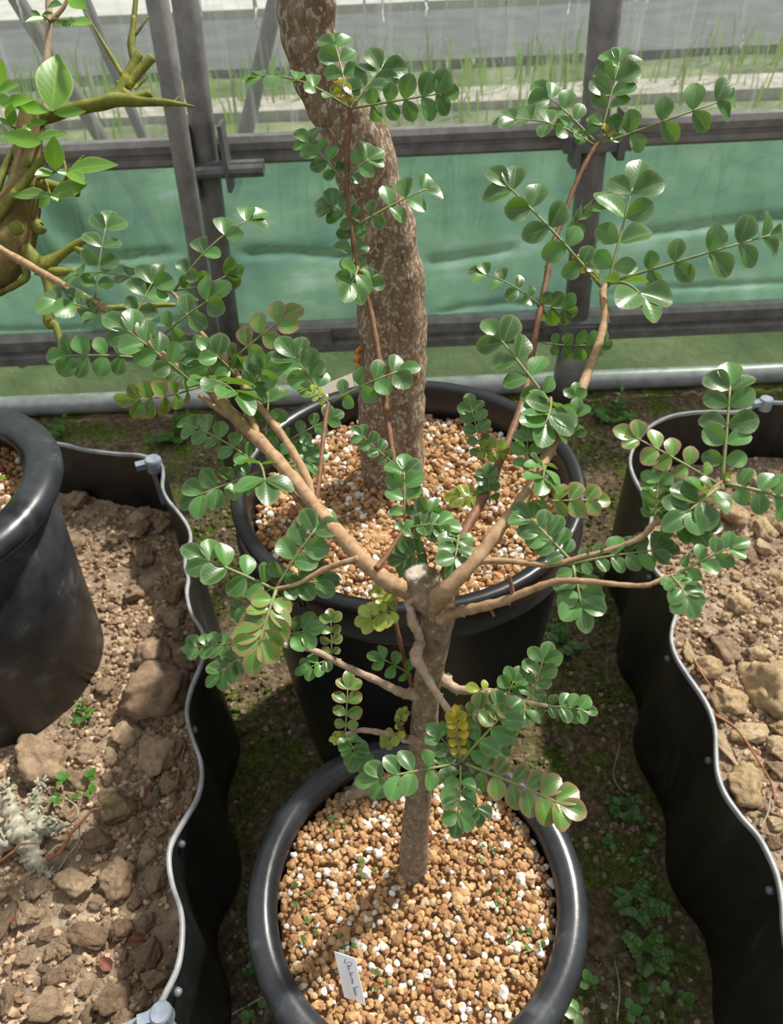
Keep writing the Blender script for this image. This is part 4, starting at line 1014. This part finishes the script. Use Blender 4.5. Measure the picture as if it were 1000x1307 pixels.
cbr([(20,282,6),(38,262,3.5),(52,250,2)])
cbr([(38,232,9),(60,236,8),(76,240,7),(100,246,6)])
cbr([(78,240,5),(86,228,4),(92,220,2.5)])
cbr([(24,310,13),(38,328,11),(50,338,11),(58,338,11),(76,326,6),(92,315,5.5),(112,304,4.5)])
cbr([(92,314,4),(102,320,4.5),(110,326,5)])
cbr([(54,342,12),(62,346,7),(80,347,5.5),(98,347,5)])
cbr([(56,340,10),(60,355,7),(64,385,6),(62,412,7),(70,414,5),(76,432,4.5),(84,452,4),(107,473,3.4)])
cbr([(62,380,4),(100,394,4),(150,393,4),(190,390,3.5),(224,389,2.5)])
cbr([(28,330,6),(34,352,5),(20,364,4),(2,372,4),(-20,376,3)])
cbr([(45,285,9),(50,292,8),(54,288,7)])
for (x, y, r) in ((21, 291, 8), (33, 208, 5)):
    q = pt(x, y, D-.03); mb = MB(); mb.tube([q, pt(x, y, D-.036), pt(x, y, D-.038)], [r*D/FPX*1.1, r*D/FPX, r*D/FPX*.7], 14); mb.build('pruning_scar', M['greenbark'], citrus)
CB = blade(1, .27, 'pointed', 9, 4, .22, .10); CME = [mesh_from('leaf', *CB[:2], [M[k]], True, None, CB[2]) for k in ('citrus_leaf', 'citrus_leaf')]
for (x0, y0, x1, y1, wdt, g) in ((66,142,74,66,1.05,0),(62,142,14,131,.8,1),(70,145,108,141,.7,1),(14,160,14,133,1.1,0),(13,160,-2,150,.9,1),(35,160,60,153,.8,0),(38,160,28,172,.9,0),(54,182,4,171,.95,1),(46,178,86,167,.8,1),(70,217,69,176,1.15,0),(67,219,46,221,1.0,0),(72,219,92,221,.9,0),(88,217,146,206,.8,1),(88,218,106,231,.8,1),(76,214,58,200,.8,1),(62,250,15,246,.8,0),(66,250,108,234,.9,0),(64,251,49,264,1.2,0),(64,251,78,256,1.2,0),(-4,118,21,105,.8,1),(2,135,38,124,.8,0),(-3,110,2,78,1.0,0),(-8,130,10,124,.9,1),(88,-6,108,8,1.3,0),(70,30,96,30,.7,0),(92,29,114,27,.9,0),(60,25,33,25,.6,1),(52,20,39,13,.9,1),(54,18,67,16,.7,1),(60,9,76,3,.7,0),(96,28,84,24,.7,1)):
    d0 = D-.05; a = pt(x0, y0, d0); b = pt(x1, y1, d0-random.uniform(-.01, .02)); ax = (b-a); L = ax.length*1.03; ax.normalize()
    N = ((CAM-a).normalized()*.8+Vector((0, 0, .5))); N = (N-ax*N.dot(ax)).normalized(); xx = ax.cross(N)
    rr = Matrix.Rotation(random.uniform(-.4, .4), 3, ax); xx = rr@xx; N = rr@N
    M4 = Matrix((xx, ax, N)).transposed().to_4x4() @ Matrix.Diagonal((L*wdt, L, L, 1)); M4.translation = a
    link('leaf', CME[g], citrus, M4)
# stalks joining the leaf clusters to the wood
for nodes in ([(66,142,1.6),(60,150,2)], [(50,180,1.6),(56,165,2)], [(70,218,1.6),(58,226,1.8),(45,228,2)], [(64,251,1.4),(60,235,1.6),(56,228,1.8)], [(88,217,1.4),(84,228,2)], [(14,160,1.5),(30,170,2)], [(36,160,1.4),(38,170,2)], [(96,28,1.2),(70,25,1.4),(64,28,1.6)], [(55,20,1.2),(64,27,1.5)]):
    cbr([(*n, D-.045+.045*i/(len(nodes)-1)) for i, n in enumerate(nodes)], 'greenbark', 'leaf_stalk')

# strap leaf growing in the dusty pot
q0 = at_z(-14, 632, cz); 
strap = empty('strap_leaf_plant', q0); tag(strap, 'bright green strap leaf growing inside the dusty pot', 'plant')
def strap_leaf(p0, p1, wd, parent, bend):
    n = 8; v = []; uv = []; f = []
    d = (p1-p0); s = d.cross(CAM-p0).normalized()*wd
    for i in range(n+1):
        t = i/n; c = p0+d*t+Vector((0, 0, bend*math.sin(math.pi*t))); ww = (1-t**2.2)*.9+.04
        for u in (-1, 0, 1): v.append(c+s*u*ww+Vector((0, 0, -.003*(1-abs(u))))); uv.append((.5+u*.5, t))
    for i in range(n):
        for j in range(2): f.append((i*3+j, i*3+j+1, i*3+j+4, i*3+j+3))
    obj('leaf', v, f, M['citrus_leaf'], parent, True, None, uv)
strap_leaf(q0, pt(-3, 562, .83), .010, strap, .01); strap_leaf(q0, q0+Vector((.00, .055, .06)), .009, strap, .02); strap_leaf(q0, q0+Vector((-.02, -.05, .06)), .009, strap, .02)
strap_leaf(q0, pt(8, 610, .79), .009, strap, .012)

# ------------------------------------------------------------------ grey knobbly branch, twigs, dry leaves in the bed
def on_bed(px, py, up=0.0):
    p = at_z(px, py, ZS+up); p.z = bed_z(p.x, p.y)+up; return p
kb = on_bed(38, 1090); knob = empty('knobbly_branch', kb); tag(knob, 'grey lichen-covered knobbly branch piece lying on the stony soil', 'branch')
def lumpy(pts, mt, parent, name, seed):
    random.seed(seed); P = smooth_path([(*at_z(x, y, ZS+z), r) for x, y, z, r in pts], 5)
    mb = MB(); mb.tube([p[:3] for p in P], [p[3]*(1+.22*math.sin(i*1.7+seed)) for i, p in enumerate(P)], 12, 0, True, .5)
    if mt == 'grey_twig':
        for k in range(len(P)*2):
            p = random.choice(P[2:]); d = Vector((random.gauss(0, 1), random.gauss(0, 1), random.gauss(.4, 1))).normalized(); q = Vector(p[:3])+d*p[3]*.8
            l = random.uniform(.003, .007); mb.tube([q, q+d*l*.7, q+d*l, q+d*l*1.3], [.0022, .0014, .0020, .0008], 6)
    return mb.build(name, M[mt], parent)
lumpy([(40,1095,.004,.013),(34,1075,.016,.014),(22,1055,.028,.014),(16,1035,.040,.011),(10,1015,.050,.006),(8,1003,.056,.003)], 'grey_twig', knob, 'stub', 1)
lumpy([(34,1075,.014,.012),(40,1050,.028,.011),(46,1025,.04,.008),(50,1008,.048,.006),(54,998,.052,.003)], 'grey_twig', knob, 'stub', 2)
lumpy([(36,1080,.012,.010),(52,1060,.022,.009),(66,1052,.026,.009),(78,1056,.026,.006)], 'grey_twig', knob, 'stub', 3)
lumpy([(-20,1100,.010,.014),(0,1075,.018,.014),(10,1062,.022,.012),(24,1060,.024,.010)], 'grey_twig', knob, 'stub', 4)
lumpy([(40,1095,.006,.010),(55,1110,.008,.008),(66,1120,.006,.006)], 'grey_twig', knob, 'stub', 5)
def twig_thing(pts, r, label, mt='red_twig', name='dry_twig', cat='twig', z0=ZS):
    P = [at_z(x, y, z0+z) for x, y, z in pts]
    if z0 == 0:
        for p, q in zip(P, pts): p.z = floor_z(p.x, p.y)+q[2]*.5+r*.6
    P = smooth_path([tuple(p) for p in P], 5)
    mb = MB(); n = len(P); mb.tube(P, [r*(1-.5*i/n)*(1+.15*math.sin(i*1.9)) for i in range(n)], 8, 0, True, .25)
    o = mb.build(name, M[mt], None, origin=P[0]); tag(o, label, cat); return o
twig_thing([(-8, 1106, .012), (16, 1088, .030), (26, 1078, .034), (46, 1076, .034)], .0022, 'bent reddish bare twig resting on the knobbly grey branch')
twig_thing([(60, 1096, .020), (78, 1086, .026), (92, 1062, .032), (108, 1045, .034), (118, 1034, .036), (128, 1032, .036)], .0026, 'curved brown bare twig beside the knobbly grey branch')
twig_thing([(74, 1112, .006), (88, 1090, .016), (100, 1075, .020), (101, 1050, .026), (98, 1030, .030), (84, 1019, .032)], .0013, 'thin grey twig curling up by the brown twig', 'grey_twig')
twig_thing([(226, 1002, .014), (229, 980, .026), (237, 948, .034)], .0013, 'thin orange-brown stalk leaning by the black sheet')
twig_thing([(912, 912, .010), (940, 930, .018), (965, 965, .018), (985, 1000, .010), (990, 1025, .006)], .0020, 'dry reddish stem arching over the sandy stones')
twig_thing([(885, 840, .020), (905, 872, .026), (925, 890, .028)], .0014, 'thin brown stem beside the bright sheet edge')
twig_thing([(972, 1058, .012), (982, 1032, .018), (984, 1012, .014)], .0010, 'short pale stem beside the knobbly sandy stone', 'grey_twig')
for (x, y, s, lab) in ((175, 1197, 13, 'curled dark red dry leaf by the upright brown stone'), (22, 1175, 12, 'small red dry leaf near the knobbly branch'), (135, 1230, 15, 'brown dry leaf half buried among small stones'), (188, 1006, 9, 'dark red leaf scrap beside the mossy stone')):
    p = on_bed(x, y, .010); L = s*1.5*depth(p)/FPX; bv, bf, buv = blade(1, .35, 'pointed', 6, 4, .7, .4)
    a = random.uniform(0, 6.28); rot = Matrix.Rotation(a, 3, 'Z') @ Matrix.Rotation(.5, 3, 'X')
    o = obj('dry_leaf', [p+rot@(q*L)-rot@Vector((0, L*.5, 0)) for q in bv], bf, M['dry_leaf'], None, True, None, buv, origin=p); tag(o, lab, 'leaf')

# ------------------------------------------------------------------ weeds
def weed(px, py, z, n, L, label, mat='weed', pin=0, name='weed', group=None):
    p = at_z(px, py, z)
    if z < .02:
        p.y = min(p.y, YW-.07-L*1.1); p.z = floor_z(p.x, p.y)
        for P_ in (PL, PR):
            q = min(P_, key=lambda c: (c.x-p.x)**2+(c.y-p.y)**2); d = Vector((p.x-q.x, p.y-q.y, 0))
            if (in_l if P_ is PL else in_r)(p.x, p.y, 0): d = -d
            need = L*1.15+.003
            if d.length < need or (in_l if P_ is PL else in_r)(p.x, p.y, 0):
                d = d.normalized() if d.length > .004 else Vector((1 if P_ is PL else -1, 0, 0))
                p = Vector((q.x, q.y, 0))+d*need; p.z = floor_z(p.x, p.y)
    random.seed(int(px*7+py)); t = empty(name, p); tag(t, label, 'weed', group)
    for k in range(n):
        a = 6.28*k/n+random.uniform(-.4, .4); el = random.uniform(.35, 1.0); l = L*random.uniform(.7, 1.1)
        d = Vector((math.cos(a)*math.cos(el), math.sin(a)*math.cos(el), math.sin(el)))
        e = p+d*l+Vector((0, 0, -.15*l)); mid = p.lerp(e, .5)+Vector((0, 0, .12*l)); V = []; F = []; uv = []
        P = smooth_path([tuple(p), tuple(mid), tuple(e)], 4); v, f = tube(P, [L*.012]*len(P), 5); V += v; F += f; uv += [(.5, .5)]*len(v)
        def put(q, ax, s, w_=.42):
            N = Vector((0, 0, 1)); N = (N-ax*N.dot(ax)).normalized(); xx = ax.cross(N)
            b0 = len(V)
            for bq, u in zip(BW[0], BW[2]): V.append(q+(xx*bq.x*w_/.4+ax*bq.y+N*bq.z)*s); uv.append(u)
            F.extend(tuple(i+b0 for i in ff) for ff in BW[1])
        T = (e-p).normalized(); S = T.cross(Vector((0, 0, 1))).normalized()
        if pin:
            for j in range(pin):
                s = .25+.7*j/pin; q = Vector(P[int(s*(len(P)-1))])
                for sg in (-1, 1): put(q, (S*sg+T*.5).normalized(), l*.32*(1.1-.7*s))
            put(e, T, l*.16)
        else:
            put(e-T*l*.1, T, l*.42)
            for sg in (-1, 1): put(e-T*l*.1, (S*sg+T*.25).normalized(), l*.34)
        obj('frond' if pin else 'leaf', V, F, M[mat], t, True, None, uv)
    return t
BW = blade(1, .40, 'round', 4, 2, .2, .1)
weed(715, 822, .004, 7, .055, 'pale green fern tuft on the floor beside the tall black pot', 'weed', 7, 'fern')
weed(296, 1244, .004, 5, .036, 'divided-leaf seedling in the gap beside the rolled-rim pot', 'weed', 4)
weed(284, 1130, .004, 4, .030, 'small leafy weed between the black sheet and the rolled-rim pot', 'weed', 0)
weed(290, 1318, .004, 5, .034, 'clover-like weed growing below the corner clip', 'weed', 0)
weed(868, 1150, .004, 5, .05, 'feathery green weed at the foot of the bright-edged sheet', 'weed', 5)
weed(862, 1085, .004, 4, .04, 'little three-leaf weed close against the bright-edged sheet', 'weed', 0)
weed(828, 1222, .004, 5, .045, 'pale ferny weed on the moss in front of the bright-edged sheet', 'weed', 5)
weed(820, 1025, .004, 5, .045, 'bushy small weed on the moss beside the bright-edged sheet', 'weed', 3)
weed(850, 1290, .004, 5, .04, 'low round-leaved weed on dark earth by the sheet foot', 'weed', 0)
weed(770, 1290, .004, 4, .04, 'upright tiny weed on the moss beside the rolled-rim pot', 'weed', 0)
weed(230, 555, .004, 6, .07, 'fern growing by the ground pipe behind the corner clip', 'weed', 7, 'fern')
weed(70, 540, .004, 6, .08, 'leafy weed at the ground pipe behind the dusty pot', 'weed', 4)
weed(770, 500, .004, 6, .08, 'bushy weed at the foot of the wall post', 'weed', 4)
weed(98, 1014, ZS+.004, 5, .030, 'bright green seedling beside the mossy stone', 'weed', 0, 'seedling')
weed(105, 915, ZS+.004, 5, .03, 'small green moss-like seedling next to the dusty pot', 'weed', 3, 'seedling')
twig_thing([(229, 716, .004), (218, 700, .02), (200, 690, .03), (174, 685, .034)], .0014, 'thin yellow-green shoot leaning across the bed from the sheet', 'greenbark', 'green_shoot', 'shoot')
for i, (x, y) in enumerate(((382, 1143), (395, 1190), (430, 1055), (470, 1110), (485, 1255), (620, 1090), (655, 1195), (680, 1205), (440, 1205), (640, 1150))):
    weed(x, y, ZFS+.006, 3, .011, 'tiny green sprout among the granules of the rolled-rim pot', 'weed', 0, 'sprout', 'sprouts in the rolled-rim pot')
# fallen stems on the floor
twig_thing([(690, 905, 0.01), (715, 900, .012), (745, 890, .008)], .0012, 'thin pale straw lying on the floor by the tall pot', 'grey_twig', 'straw', 'straw', 0)
twig_thing([(296, 1292, .004), (318, 1280, .006), (344, 1266, .004)], .0018, 'thin brown stick lying beside the rolled-rim pot', 'grey_twig', 'stick', 'stick', 0)
twig_thing([(800, 1010, .006), (785, 985, .014), (792, 950, .008)], .0012, 'dry curled straw on the mossy floor near the bright-edged sheet', 'grey_twig', 'straw', 'straw', 0)
twig_thing([(790, 1300, .006), (792, 1260, .010), (786, 1222, .006)], .0012, 'upright dry straw on the mossy floor among weeds', 'grey_twig', 'straw', 'straw', 0)
